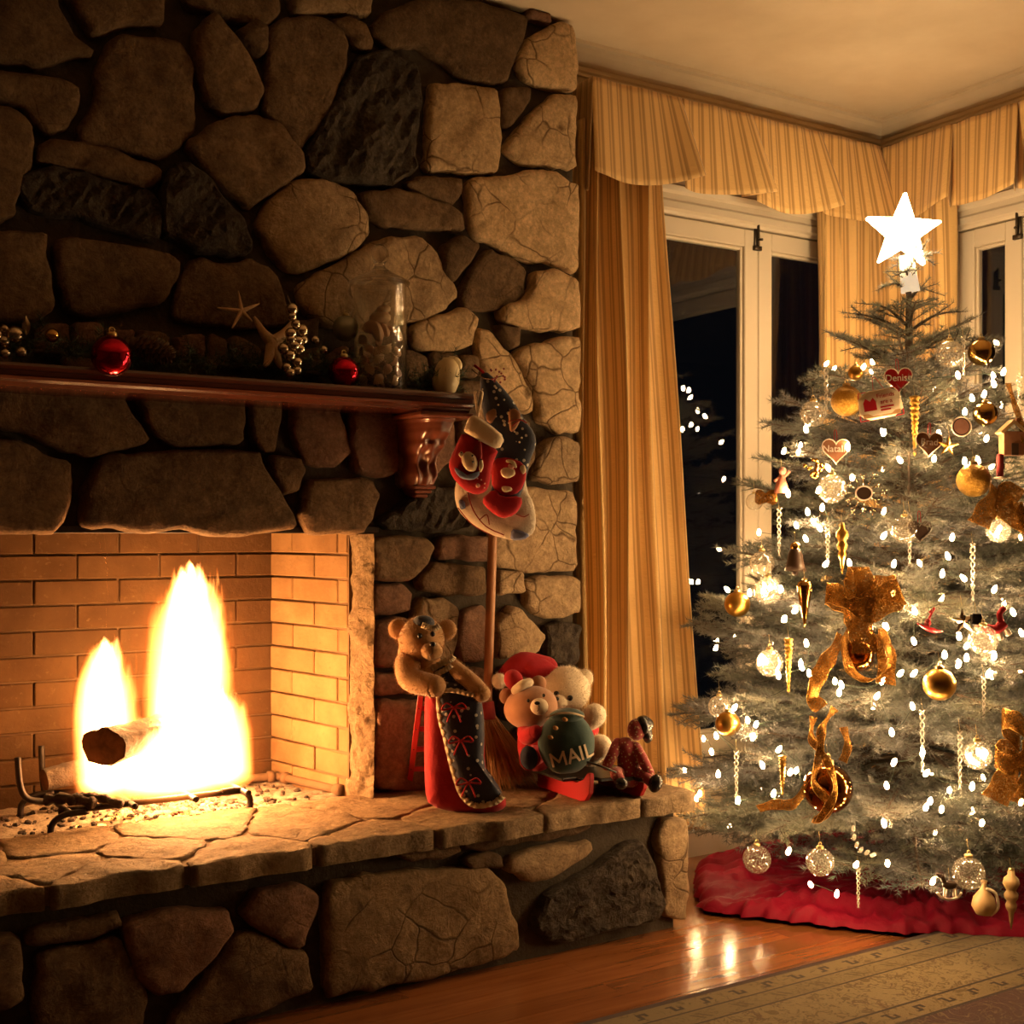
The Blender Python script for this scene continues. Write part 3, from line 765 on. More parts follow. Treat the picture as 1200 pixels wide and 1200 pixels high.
# the rest of the breast, beyond the photograph's edge
def dist_poly(x, z, P): return min(((Vector((x, z))-q).length for q in P))
for sx, sz, gap in ((.24, .22, .03), (.13, .125, .025), (.085, .08, .02)):     # big stones first, then small ones in the gaps
    cand = []
    for zz in np.arange(sz*.55, Z_CEIL, sz):
        for xx in np.arange(BX0+sx*.4, BX1, sx):
            cand.append(Vector((xx+random.uniform(-.25, .25)*sx, zz+random.uniform(-.23, .23)*sz)))
    near = lambda p: [q for q in cand if abs(q.x-p.x) < sx*3 and abs(q.y-p.y) < sz*3]
    dense = [resample(P, .02) for P in polys]; boxes = [(min(q.x for q in P), max(q.x for q in P), min(q.y for q in P), max(q.y for q in P)) for P in polys]
    new = []
    for p in cand:
        if any(pip(p.x, p.y, P) for P in polys): continue
        cp = voronoi_one(p, near(p), (BX0, BX1, 0, Z_CEIL-.003), gap)
        if len(cp) < 3: continue
        R = resample(cp, .02); x0, x1, y0, y1 = min(q.x for q in R), max(q.x for q in R), min(q.y for q in R), max(q.y for q in R)
        if any(FX0-.03 < q.x < FX1+.03 and q.y < FZ1+.03 for q in R): continue
        hit = False
        for P, Dn, bb_ in zip(polys, dense, boxes):
            if bb_[0] > x1 or bb_[1] < x0 or bb_[2] > y1 or bb_[3] < y0: continue
            if any(pip(q.x, q.y, P) for q in R) or any(pip(q.x, q.y, cp) for q in Dn): hit = True; break
        if not hit: new.append(cp)
    for cp in new: polys.append(cp); put_stone(random.choice([b_, b_, r_, b_]), cp)
# lintel bar and sooty throat
mk('lintel', box(FX0-.05, FX1+.03, yb-.012, yb+.1, FZ1+.002, FZ1+.022, .002), M['iron'], fireplace, False, label='thin dark steel lintel bar')
XB0, XB1 = .46, 1.425    # back wall of the firebox
th = -.02
fb = mk('firebox', join(box(XB0-.1, XB1+.12, FYB+th, FYB+th+.06, .2, 1.5), box(FX0-.05, FX1+.15, yb+.1, FYB+.1, .2, FZ0-.008),
    ([Vector((XB0-.0-th, FYB+.05, .2)), Vector((FX0-th, yb+.01, .2)), Vector((FX0-th-.05, yb+.01, .2)), Vector((XB0-th-.05, FYB+.05, .2))] + [Vector((XB0-th, FYB+.05, 1.5)), Vector((FX0-th, yb+.01, 1.5)), Vector((FX0-th-.05, yb+.01, 1.5)), Vector((XB0-th-.05, FYB+.05, 1.5))], [(0,1,5,4),(1,2,6,5),(2,3,7,6),(3,0,4,7),(4,5,6,7)]),
    ([Vector((XB1+th, FYB+.05, .2)), Vector((FX1+th-.02, yb+.04, .2)), Vector((FX1+th+.05, yb+.04, .2)), Vector((XB1+th+.05, FYB+.05, .2))] + [Vector((XB1+th, FYB+.05, 1.5)), Vector((FX1+th-.02, yb+.04, 1.5)), Vector((FX1+th+.05, yb+.04, 1.5)), Vector((XB1+th+.05, FYB+.05, 1.5))], [(0,4,5,1),(1,5,6,2),(2,6,7,3),(3,7,4,0),(4,7,6,5)]),
    box(FX0-.1, FX1+.2, yb+.2, FYB+.15, 1.5, 1.53)), M['soot'], fireplace, False)
bme = {}
def brick_mesh(L, m):
    key = (round(L, 3), m)
    if key not in bme:
        v, f = box(-L/2, L/2, -.03, .03, -.0335, .0335, .003)
        me = bpy.data.meshes.new('brick'); me.from_pydata([tuple(p) for p in v], [], f); me.materials.append(M[m]); me.update(); bme[key] = me
    return bme[key]
def brick_wall(p0, p1, z0, courses, off=0, m='brick'):
    p0, p1 = Vector(p0), Vector(p1); L = (p1-p0).length; d = (p1-p0)/L; ang = math.atan2(d.y, d.x); nrm = Vector((-d.y, d.x, 0))
    for c in range(courses):
        s = -(.119 if (c+off) % 2 else 0.0)
        while s < L-.01:
            a, b = max(s, 0), min(s+.2335, L)
            if b-a > .03:
                q = p0+d*((a+b)/2)+nrm*(random.uniform(-.002, .002))+Vector((0, 0, z0+c*.0722+.033))
                share('brick', brick_mesh(b-a, m), q, fb, (0, 0, ang))
            s += .238
brick_wall((XB0, FYB, 0), (XB1, FYB, 0), FZ0+.0, 13, 0, 'sooty_brick')
brick_wall((XB1+.004, FYB-.03, 0), (FX1-.013, yb+.05, 0), FZ0+.0, 12, 1)
brick_wall((FX0+.013, yb+.05, 0), (XB0-.004, FYB-.03, 0), FZ0+.0, 12, 1)
# rough broken jamb beside the opening
def jamb(u, v):
    z = FZ0-.01+(FZ1-FZ0+.01)*v
    p = Vector((FX1-.038-.006*math.sin(math.pi*u)+.03*u**3, yb-.06+.15*(1-u), z))
    q = noise.noise(p*11)*.02+noise.noise(p*30)*.012+noise.noise(p*75)*.006
    c = .012*abs(math.sin(z*21+1.5*noise.noise(p*6)))**.4
    return p+Vector((-.55, -.8, 0))*(q+c*(.3+.7*u)-.012)
mk('jamb', grid(jamb, 22, 130), M['flag'], fireplace, True, label='rough broken stone edge of the fire opening')
# gas pipe along the brick side
pp = [Vector((1.20, 3.62, .40)), Vector((1.385, 3.60, .40)), Vector((1.40, 3.585, .40)), Vector((1.475, 3.30, .40))]
pipe = mk('gas_pipe', tube(spline(pp, 6), .0125, 10), M['soot'], None, True, 'thin sooty gas pipe with an elbow along the brick side wall', 'pipe')
mk('elbow', join(tube([pp[1]+Vector((-.02, .002, 0)), pp[1]+Vector((.0, 0, 0))], .018, 10), tube([pp[2]+Vector((.004, -.02, 0)), pp[2]+Vector((.009, -.04, 0))], .018, 10)), M['soot'], pipe)
mk('end_cap', tube([pp[3]+Vector((-.006, .02, 0)), pp[3]+Vector((.002, -.012, 0))], .019, 10), M['soot'], pipe)
# ------------------------------------------------------------------ raised hearth
HX0, HX1 = -1.0, 2.33
hearth = empty('stone_hearth', (.66, 2.98, 0), 'raised fieldstone hearth with flagstone top in front of the fire', 'hearth')
mk('mortar_bed', box(HX0, HX1-.03, Y_HEARTH+.03, yb-.001, 0, .352), M['mortar'], hearth, False)
mk('top_bedding', box(HX0, HX1-.02, Y_HEARTH-.004, yb-.001, .352, .394), M['hearth_mortar'], hearth, False)
G = lambda p: tr(0, 900, 1200/420, p)
H = lambda p: tr(400, 900, 1200/420, p)
HF = [
 (b_, G([(-140,570),(60,575),(75,680),(75,770),(30,800),(-140,830)])),
 (b_, G([(130,640),(200,610),(400,580),(440,640),(490,780),(480,860),(420,900),(150,930),(120,780)])),
 (r_, G([(420,510),(600,485),(760,480),(780,530),(740,590),(680,670),(600,740),(520,755),(470,700),(430,600)])),
 (r_, G([(820,480),(860,420),(1000,395),(1060,430),(1050,500),(1010,605),(920,570),(850,530)])),
 (b_, G([(640,760),(720,660),(790,560),(860,550),(950,600),(1030,630),(1040,740),(930,790),(760,850),(560,900)])),
 ('stone_cracked', [(382,1040),(420,1030),(520,1020),(575,1021),(590,1040),(605,1080),(610,1110),(580,1125),(500,1145),(420,1162),(382,1168)]),
 (t_, H([(550,330),(600,290),(830,250),(835,280),(780,320),(650,385)])),
 (d_, H([(640,540),(700,430),(800,370),(960,260),(1010,250),(1050,340),(1075,460),(1060,500),(900,540),(780,585),(690,570)])),
 (t_, H([(1060,260),(1090,170),(1185,175),(1180,400),(1160,510),(1090,500),(1090,380)])),
 (b_, H([(190,290),(380,240),(390,280),(250,310)])),
 (b_, H([(410,235),(600,220),(830,165),(835,200),(700,240),(420,275)])),
 (b_, G([(80,550),(390,500),(405,530),(250,580),(90,600)])),
 (b_, H([(420,300),(530,290),(540,330),(440,335)])),
]
MH = basis(Vector((1, 0, 0)), Vector((0, 0, 1)), Vector((0, -1, 0)), Vector((0, Y_HEARTH+.03, 0)))
for mname, P in HF:
    P2 = [Vector((lambda q: (min(q.x, HX1), min(max(q.z, .006), .35)))(onY(x, y, Y_HEARTH))) for x, y in P]
    mk('stone', slab(P2, MH, random.uniform(.03, .045), rough=.018 if mname == d_ else .009, edge=.014, step=.018, jit=.010, fr=11 if mname == d_ else 10, grain=.014 if mname == d_ else .02, layers=.5 if mname == d_ else None), M[mname], hearth, mname != d_)
for x, wd_ in ((-.97, .24), (-.71, .25), (-.44, .22), (-.2, .23), (.05, .22)): mk('stone', slab([Vector((x, .03)), Vector((x+wd_, .02)), Vector((x+wd_*1.02, .3)), Vector((x+.02, .33))], MH, .04), M[b_], hearth)
# end stones facing the tree
ME = basis(Vector((0, 1, 0)), Vector((0, 0, 1)), Vector((1, 0, 0)), Vector((HX1-.03, 0, 0)))
for y0 in (2.8, 3.0): mk('stone', slab([Vector((y0, .02)), Vector((y0+.18, .02)), Vector((y0+.17, .33)), Vector((y0+.01, .34))], ME, .03), M[t_], hearth)
# flagstones of the top
pts = [Vector(p) for p in ((-.8,2.85),(-.75,3.1),(-.45,2.95),(-.1,2.82),(-.15,3.1),(.2,2.98),(.40,2.80),(.42,3.08),(.585,2.90),(.62,3.09),(.70,2.79),(.83,2.93),(.97,3.08),(1.0,2.80),(1.22,2.96),(1.33,2.78),(1.5,3.08),(1.62,2.84),(1.86,3.0),(2.02,2.79),(2.17,2.98),(2.27,2.80))]
MT = basis(Vector((1, 0, 0)), Vector((0, 1, 0)), UP, Vector((0, 0, .388-.034)))
for cpoly in voronoi(pts, (HX0, HX1+.005, Y_HEARTH-.022, yb-.002), .018):
    fr = [Vector((p.x, p.y + (random.uniform(-.012, .01) if p.y < Y_HEARTH else 0))) for p in resample(cpoly, .12)]
    mk('flagstone', slab(fr, MT, .046, rough=.0055, edge=.003, step=.02, jit=.014, back=.004, dome=.0, fr=12), M['flag'], hearth)
# ------------------------------------------------------------------ grate, logs, ash, fire
gr = empty('fire_grate', (.98, 3.4, FZ0), 'black iron fire grate with bent legs holding the logs', 'grate')
def gp(px, py, d): return atd(px, py, d)
yg = 3.32; zg = .44
def L3(x, y, z): return Vector((x, y, z))
gx0, gx1 = .70, 1.175
# two long rails, cross bars, legs and upturned prongs
mk('rail', tube([L3(gx0-.02, 3.27, zg), L3(gx1, 3.27, zg)], .009, 8), M['iron'], gr)
mk('rail', tube([L3(gx0-.02, 3.50, zg), L3(gx1, 3.50, zg)], .009, 8), M['iron'], gr)
for x in (.70, .86, 1.02, 1.165): mk('cross_bar', tube(spline([L3(x, 3.215, zg+.002), L3(x, 3.27, zg+.0), L3(x, 3.5, zg+.0), L3(x, 3.56, zg+.02), L3(x, 3.585, zg+.12)], 5), .0085, 8), M['iron'], gr)
for x, y, s in ((.665, 3.215, -1), (1.175, 3.27, 1), (.645, 3.50, -1), (1.175, 3.5, 1)):
    mk('leg', tube(spline([L3(x-s*.07, y, zg+.003), L3(x-s*.02, y, zg+.002), L3(x+s*.012, y, zg-.02), L3(x+s*.014, y, FZ0+.0)], 6), .0085, 8), M['iron'], gr)
mk('prong', tube(spline([L3(.70, 3.40, zg), L3(.635, 3.40, zg+.012), L3(.612, 3.40, zg+.05), L3(.605, 3.40, zg+.125)], 6), .0085, 8), M['iron'], gr)
def bark_mat():
    k = NT('charred_bark'); v = k.coord()
    col = k.mix(k.ramp(k.noise(v, 24, 5), [(.35, 0.), (.7, 1.)]), (.028, .018, .012), (.11, .07, .045))
    return k.done(k.bsdf(color=col, rough=.9, normal=k.bump(k.noise(v, 40, 6, .7), 1.0, .012)))
M['bark'] = bark_mat(); M['char'] = simple('charred_end_grain', (.09, .04, .018), (.24, .11, .05), .9, scale=30, bump=.5)
def log(name, a, b, r0, r1, label, seed):
    a, b = Vector(a), Vector(b); n = 26; V = []; F = []; k = 22
    d = (b-a).normalized(); s = d.cross(UP).normalized(); u = s.cross(d)
    for i in range(n+1):
        t = i/n; p = a.lerp(b, t); r = r0+(r1-r0)*t
        for j in range(k):
            an = 2*math.pi*j/k; q = s*math.cos(an)+u*math.sin(an)*.85
            V.append(p+q*r*(1+.16*noise.noise(q*1.3+Vector((seed, t*3, 0)))+.12*noise.noise(q*5+Vector((seed, t*9, 0)))+.07*noise.noise(q*12+Vector((seed, t*25, 0)))) - (u*max(0, q.dot(u)-.25)*r*.55 if seed == 1 else u*0))
    F = [(i*k+j, i*k+(j+1) % k, (i+1)*k+(j+1) % k, (i+1)*k+j) for i in range(n) for j in range(k)]
    o = mk(name, (V, F), M['bark'], None, True, label, 'log', 'logs on the grate')
    for e, q in ((0, a), (n, b)):
        mk('cut_end', ([V[e*k+j] for j in range(k)]+[q+(d if e else -d)*.004], [((j+1) % k, j, k) if not e else (j, (j+1) % k, k) for j in range(k)]), M['char'], o, False)
    return o
log('firewood_log', (.80, 3.29, .602), (1.10, 3.52, .60), .07, .055, 'split log with a dark burnt end lying on top of the fire', 1)
log('firewood_log', (.84, 3.44, .495), (1.16, 3.43, .50), .045, .045, 'charred log at the bottom of the fire behind the front rail', 5)
log('firewood_log', (.685, 3.47, .485), (1.05, 3.52, .53), .034, .05, 'charred log with crusty bark sticking out behind the others', 9)
log('firewood_log', (.86, 3.46, .57), (1.14, 3.40, .68), .035, .03, 'thin log leaning up inside the tall flame', 13)
for i, (a, b, r) in enumerate((((.70, 3.24, .47), (.80, 3.30, .452), .012), ((.66, 3.31, .465), (.755, 3.21, .463), .014), ((.72, 3.25, .475), (.83, 3.22, .448), .011))):
    a, b = Vector(a), Vector(b); m = a.lerp(b, .5)+Vector((0, 0, .008))
    mk('charred_stick', tube(spline([a, m, b], 5), [r*(1+.3*math.sin(k*2.1+i)) for k in range(11)], 7), M['bark'], None, True, ['short charred stick resting on the grate rail', 'charred stick crossing the grate end beside the prong', 'charred stick poking out over the front of the grate'][i], 'stick', 'charred sticks on the grate')
def ash(u, v):
    x = XB0-.02+(FX1-XB0)*u; y = yb+.012+(FYB-.04-yb)*v
    h = .012*noise.noise(Vector((x*7, y*7, 0)))+.010*noise.noise(Vector((x*24, y*24, 2)))+.022*math.exp(-((x-.98)/.25)**2-((y-3.4)/.14)**2)
    return Vector((min(x, FX1-.01-(y-yb)*.19), y, FZ0+.012+h*min(1, v*8)))
def ember_mat():
    k = NT('ash_and_embers'); v = k.coord(False)
    col = k.mix(k.ramp(k.noise(v, 30, 6, .7), [(.35, 0.), (.65, 1.)]), (.12, .08, .05), (.42, .33, .24))
    return k.done(k.bsdf(color=col, rough=.95, normal=k.bump(k.noise(v, 80, 5, .7), .9, .01)))
M['ash'] = ember_mat()
mk('ash_bed', grid(ash, 90, 50), M['ash'], None, True, 'bed of pale ash covering the firebox floor', 'ash', kind='stuff')
k = NT('glowing_ember'); M['ember'] = k.done(k.bsdf(color=(.1, .03, .01), rough=.9, ecol=(1, .35, .06), estr=k.math('MULTIPLY', k.ramp(k.noise(k.coord(), 40, 3), [(.4, 0.), (.6, 1.)]), 9.0)))
def bits(n, sx, sy, cx_, cy_, s0, s1, m, nm, lab, cat):
    V, F = [], []
    for i in range(n):
        x = random.gauss(cx_, sx); y = random.gauss(cy_, sy); q = random.uniform(s0, s1)
        if not (.56 < x < 1.4 and yb+.03 < y < 3.6): continue
        z = ash(max(0, min(1, (x-XB0+.02)/(FX1-XB0))), max(0, min(1, (y-yb-.012)/(FYB-.04-yb)))).z
        v, f = ell((x, y, z+q*.3), (q*random.uniform(.7, 1.4), q*random.uniform(.6, 1.1), q*.6), 6, 4, Matrix.Rotation(random.random()*3, 3, 'Z'), .6, 90)
        F += [tuple(k_+len(V) for k_ in g) for g in f]; V += v
    mk(nm, (V, F), m, None, False, lab, cat, kind='stuff')
bits(420, .10, .035, 1.0, 3.30, .003, .009, M['ember'], 'embers', 'glowing embers heaped under the grate', 'embers')
bits(420, .26, .11, 1.0, 3.36, .003, .011, M['bark'], 'charcoal_bits', 'dark charcoal bits lying in the ash', 'charcoal')
# the flames: a glowing gas volume whose brightness falls off from two tongues
def flame_mat(lo, hi):
    k = NT('flame_gas'); P = k.coord(False)           # metres from the flame's base centre
    sp = k.n('SeparateXYZ', {0: P}); z = sp.outputs[2]
    st = k.n('CombineXYZ', {0: k.math('MULTIPLY', sp.outputs[0], 1.0), 1: k.math('MULTIPLY', sp.outputs[1], 1.0), 2: k.math('MULTIPLY', z, .22)}).outputs[0]
    wob = k.math('MULTIPLY', k.math('SUBTRACT', k.noise(st, 17, 3, .6), .5), k.math('MULTIPLY_ADD', z, .20, .02))
    wz = k.math('MULTIPLY', k.math('SUBTRACT', k.noise(st, 34, 2, .6), .5), .75)
    def tongue(cx, cy, r0, zt, lean=0.0, rb=0.0):
        t = k.math('DIVIDE', k.math('ADD', z, k.math('MULTIPLY', wz, zt*.55)), zt)
        rad = k.math('MULTIPLY', r0, k.math('POWER', k.math('MAXIMUM', k.math('SUBTRACT', 1.0, k.math('POWER', k.math('MAXIMUM', t, 0.0), 4.5)), .0), .5))
        rad = k.math('ADD', rad, .0004)
        dx = k.math('SUBTRACT', k.math('ADD', sp.outputs[0], wob), k.math('MULTIPLY_ADD', z, lean, cx)); dy = k.math('SUBTRACT', sp.outputs[1], cy)
        q = k.math('DIVIDE', k.math('SQRT', k.math('ADD', k.math('MULTIPLY', dx, dx), k.math('MULTIPLY', dy, dy))), rad)
        return k.math('MAXIMUM', k.math('SUBTRACT', 1.0, q), 0.0), k.math('MAXIMUM', k.math('SUBTRACT', 1.0, k.math('MULTIPLY', q, .56)), 0.0)
    a = tongue(.07, 0.02, .128, .60, .0)
    b = tongue(-.15, .03, .088, .43, -.02)
    c = tongue(.01, 0.0, .215, .21, .06)
    d = tongue(.16, .0, .095, .27, -.05)
    hal = k.math('MAXIMUM', k.math('MAXIMUM', a[1], b[1]), k.math('MAXIMUM', c[1], d[1]))
    f = k.math('MAXIMUM', k.math('MAXIMUM', a[0], b[0]), k.math('MAXIMUM', c[0], d[0]))
    f = k.math('MULTIPLY', f, k.n('MapRange', {0: z, 1: 0.0, 2: .05}).outputs[0])
    col = k.ramp(f, [(0.0, (1, .17, .02)), (.18, (1, .30, .05)), (.5, (1, .5, .14)), (1.0, (1, .66, .3))])
    st_ = k.math('ADD', k.math('MULTIPLY', k.math('POWER', f, 1.25), 420.0), k.math('MULTIPLY', k.math('MULTIPLY', k.math('POWER', hal, 2.5), k.math('POWER', k.noise(st, 45, 3, .6), 2.0)), 38.0))
    return k.done(None, k.n('Emission', {0: col, 1: st_}))
fo = Vector((.985, 3.375, .43))
V, F = lathe([(.0001, 0), (.2, 0), (.27, .06), (.27, .22), (.25, .36), (.22, .55), (.18, .72), (.09, .86), (.0001, .88)], (0, 0, 0), 20)
V = [fo+Vector((p.x*1.12, p.y*.62, p.z)) for p in V]
flame = mk('flames', (V, F), flame_mat(0, 1), None, True, 'tall white-hot orange flames rising from the burning logs', 'fire')
for x, y, z, e, r in ((1.14, 3.35, .50, .56, .06), (1.06, 3.37, .66, .10, .05), (.84, 3.30, .64, .08, .04), (1.0, 3.30, .50, .36, .05)):
    ld = bpy.data.lights.new('flame_light', 'POINT'); ld.energy = FIRE_POWER*e; ld.color = (1, .42, .15); ld.shadow_soft_size = r
    lo = bpy.data.objects.new('flame_light', ld); lo.location = (x, y, z); COL.objects.link(lo)
# ================================================================== mantel and what stands on it
ZM = 1.54
ms = empty('mantel_shelf', (.45, Y_BREAST-.1, 1.26), 'dark red mahogany mantel shelf on carved brackets across the stone chimney', 'mantel')
pr = [(-.02, ZM), (.222, ZM), (.226, ZM-.007), (.222, ZM-.014), (.213, ZM-.017), (.213, ZM-.026), (.217, ZM-.03), (.212, ZM-.036), (.2, ZM-.041), (.192, ZM-.05), (-.02, ZM-.05)]
mk('shelf', sweep_profile(pr, (-.9, Y_BREAST, 0), (1.735, Y_BREAST, 0), (0, -1, 0)), M['mahogany'], ms, False)
def corbel(cx):
    keys = [(0, .195, .150), (.08, .19, .150), (.12, .175, .138), (.2, .165, .132), (.34, .125, .12), (.5, .09, .105), (.62, .078, .098), (.74, .085, .1), (.84, .078, .092), (.9, .055, .075), (.95, .05, .06), (1.0, .02, .03)]
    def at(v):
        for i in range(len(keys)-1):
            a, b = keys[i], keys[i+1]
            if v <= b[0]:
                t = (v-a[0])/(b[0]-a[0]); t = t*t*(3-2*t); return a[1]+(b[1]-a[1])*t, a[2]+(b[2]-a[2])*t
        return keys[-1][1:]
    def fn(u, v):
        o, w = at(v); a = (u*2-1)
        # carved leaf: three lobes with grooves between them, curling at the foot
        lobe = .5+.5*math.cos(a*math.pi*3)
        env = math.sin(math.pi*min(1, max(0, (v-.1)/.85)))
        o2 = o*(1-abs(a)**5) + env*(.016*lobe + .007*math.sin(16*v+4*abs(a)))*(1-abs(a)**4)
        return Vector((cx+a*w/2*(1+.03*math.sin(20*v)*env), Y_BREAST-o2+.012, ZM-.05-.235*v))
    c = mk('corbel', grid(fn, 36, 60), M['corbel'], ms, True, label='carved leaf-scroll wooden bracket under the shelf')
    mk('corbel_cap', box(cx-.085, cx+.085, Y_BREAST-.2, Y_BREAST+.01, ZM-.066, ZM-.05, .004), M['corbel'], c, False)
    mk('corbel_foot', join(*[box(cx-.035+i*.007, cx+.035-i*.007, Y_BREAST-.065+i*.012, Y_BREAST+.01, ZM-.262-i*.012, ZM-.252-i*.012, .003) for i in range(3)]), M['corbel'], c, False)
corbel(1.664); corbel(-.35)
M['gold_shiny'] = simple('shiny_gold', (.60, .36, .10), rough=.12, metal=1.0)
M['gold_satin'] = simple('satin_gold', (.58, .33, .07), rough=.32, metal=1.0)
M['gold_glitter'] = simple('glitter_gold', (.36, .19, .03), (.58, .34, .07), .32, 1.0, 150, bump=1.0, bscale=260, dist=.004)
M['silver'] = simple('champagne_pearl', (.62, .52, .38), rough=.2, metal=1.0)
M['red_glass'] = simple('red_mirror_glass', (.50, .012, .03), rough=.06, metal=1.0)
M['pale_glass'] = simple('pale_green_glass', (.30, .32, .26), rough=.15, metal=.3)
M['cap'] = simple('ornament_cap', (.6, .45, .2), rough=.3, metal=1.0)
M['pine'] = simple('dark_pine_needles', (.035, .058, .035), (.065, .09, .05), .7, scale=6)
M['twig'] = simple('twig_bark', (.06, .04, .025), (.1, .065, .04), .9)
M['cone'] = simple('pine_cone', (.11, .06, .03), (.17, .1, .055), .8, scale=30)
M['shell_a'] = simple('cream_shell', (.62, .45, .28), (.72, .56, .38), .45, scale=30, bump=.3)
M['starfish'] = simple('dried_starfish', (.5, .32, .17), (.62, .42, .24), .85, scale=60, bump=.8, bscale=120)
M['ceramic'] = simple('cream_ceramic', (.72, .6, .36), rough=.3)
def ball(name, c, r, m, label, cat='bauble', group=None, hook=True, cap=True, tilt=0):
    o = mk(name, ell(c, r, 28, 18), m, None, True, label, cat, group)
    if cap:
        mk('cap', lathe([(r*.26, r*.94), (r*.26, r*1.12), (r*.2, r*1.16), (.0001, r*1.16)], c, 12), M['cap'], o)
        if hook: mk('hook', tube([Vector(c)+Vector((math.cos(a)*r*.14, 0, r*1.26+math.sin(a)*r*.14)) for a in np.linspace(0, 6.0, 12)], r*.035, 5), M['cap'], o)
    return o
p = onY(131, 417, 2.922); o = ball('red_bauble', p, .0475, M['red_glass'], 'large shiny red bauble in front of the pine cone on the mantel', hook=True)
mk('thread', tube([p+UP*.062, Vector((p.x, 2.968, max(p.z+.066, ZM+.001))), Vector((p.x, 3.02, ZM+.0015))], .0009, 5), M['cap'], o)
p = onY(403, 421, 3.03); ball('red_bauble', (p.x, 3.03, ZM+.042), .042, M['red_glass'], 'shiny red bauble beside the glass jar on the mantel')
p = onY(405, 385, 3.11); ball('glass_bauble', (p.x, 3.11, p.z), .036, M['pale_glass'], 'pale greenish glass bauble behind the red bauble by the jar')
# gold berry pick at the end of the garland
pk = empty('berry_pick', (.40, 3.05, ZM), 'pick of pale gold balls and a leaf in the garland, far from the jar', 'decoration')
for x, y, r in ((18,190,17),(60,213,34),(15,240,24),(20,288,21),(85,283,23),(-15,215,26)):
    mk('gold_ball', ell(onY(x/S1, 330+y/S1, 3.02), r/S1*2.85/FPX, 16, 10), M['silver'], pk)
lp = onY(30, 382, 3.03)
mk('leaf', grid(lambda u, v: lp+RIGHT*((u-.5)*.02*math.sin(math.pi*min(1, v+.06)))+UP*(v*.045-.02)+FWD*(.006*abs(u-.5)), 4, 8), M['silver'], pk)
mk('gold_bauble', ell(onY(61, 393, 3.0), .0165, 18, 12), M['gold_shiny'], None, True, 'small shiny gold ball alone on the garland beside the berry pick', 'bauble')
# needles: shared generator for garland and tree
def needle_tris(segs, per_m, ln, wd, flat=.55, upb=.35):
    """segs: list of (p0, p1) twigs; needles brush forward along the twig, denser to the sides and above"""
    P0 = np.array([tuple(s[0]) for s in segs]); P1 = np.array([tuple(s[1]) for s in segs]); Ls = np.linalg.norm(P1-P0, axis=1)
    cnt = np.maximum(2, (Ls*per_m).astype(int)); k = np.repeat(np.arange(len(segs)), cnt); n = len(k)
    t = rng.random(n)[:, None]; base = P0[k]*(1-t)+P1[k]*t
    d = (P1-P0)/(Ls[:, None]+1e-9); d = d[k]
    up = np.tile(np.array([0, 0, 1.0]), (n, 1)); s = np.cross(d, up); s /= np.linalg.norm(s, axis=1)[:, None]+1e-6; u2 = np.cross(s, d)
    a = rng.random(n)*2*np.pi; ca, sa = np.cos(a), np.sin(a)*flat+upb
    o = s*ca[:, None]+u2*sa[:, None]; o /= np.linalg.norm(o, axis=1)[:, None]+1e-6
    lean = .55+.35*rng.random(n)[:, None]
    dr = o+d*lean; dr /= np.linalg.norm(dr, axis=1)[:, None]
    L = ln*(.7+.5*rng.random(n))[:, None]
    w_ = np.cross(dr, rng.normal(size=(n, 3))); w_ /= np.linalg.norm(w_, axis=1)[:, None]+1e-6
    V = np.stack([base-w_*wd/2, base+w_*wd/2, base+dr*L], 1).reshape(-1, 3)
    return V, np.arange(n*3).reshape(-1, 3)
gl = empty('pine_garland', (.95, 3.09, ZM), 'dark evergreen garland lying along the mantel behind the ornaments', 'garland')
stem = spline([(.25, 3.10, ZM+.03), (.6, 3.09, ZM+.045), (.9, 3.11, ZM+.04), (1.2, 3.10, ZM+.05), (1.5, 3.11, ZM+.03), (1.72, 3.08, ZM+.03)], 10)
mk('stem', tube(stem, .006, 6), M['twig'], gl)
segs = []
for i in range(len(stem)-1):
    for k in range(5):
        b = stem[i].lerp(stem[i+1], random.random()); L = random.uniform(.05, .10)
        dv = Vector((random.uniform(-1, 1), random.uniform(-.8, .35), random.uniform(-.25, .75))).normalized()
        e = b+dv*L; e.z = max(e.z, ZM+.012); e.y = min(e.y, Y_BREAST-.035); segs.append((b, e))
mk_np('needles', *needle_tris(segs, 700, .028, .0016, .9, .1), M['pine'], gl, kind='stuff')
# twiggy sprigs at the shelf's end, with a berry spray
sg = empty('pine_sprig', (1.71, 3.06, ZM), 'dark pine sprig sticking up at the end of the mantel above the stockings', 'sprig')
base = Vector((1.70, 3.07, ZM+.02)); ss = []
for tx, tz in ((-.03, .10), (.02, .12), (.05, .07), (.0, .06)): ss.append((base, base+Vector((tx, -.02, tz))))
mk('stem', join(*[tube([a, b], [.003, .001], 5) for a, b in ss]), M['twig'], sg)
mk_np('needles', *needle_tris(ss, 900, .024, .0015, .9, .1), M['pine'], sg, kind='stuff')
bs = empty('berry_spray', atd(575, 445, 3.42), 'dark red berry spray poking out above the navy stocking', 'sprig')
bp = [atd(553, 433, 3.42), atd(570, 444, 3.40), atd(590, 440, 3.39)]
mk('stem', tube(spline(bp, 6), .0016, 5), M['twig'], bs)
M['berry'] = simple('dark_red_berry', (.22, .02, .02), rough=.4)
for k in range(16):
    q = atd(584+random.uniform(-9, 9), 440+random.uniform(-9, 9), 3.39+random.uniform(-.015, .015))
    mk('berry', ell(q, .0032, 8, 6), M['berry'], bs)
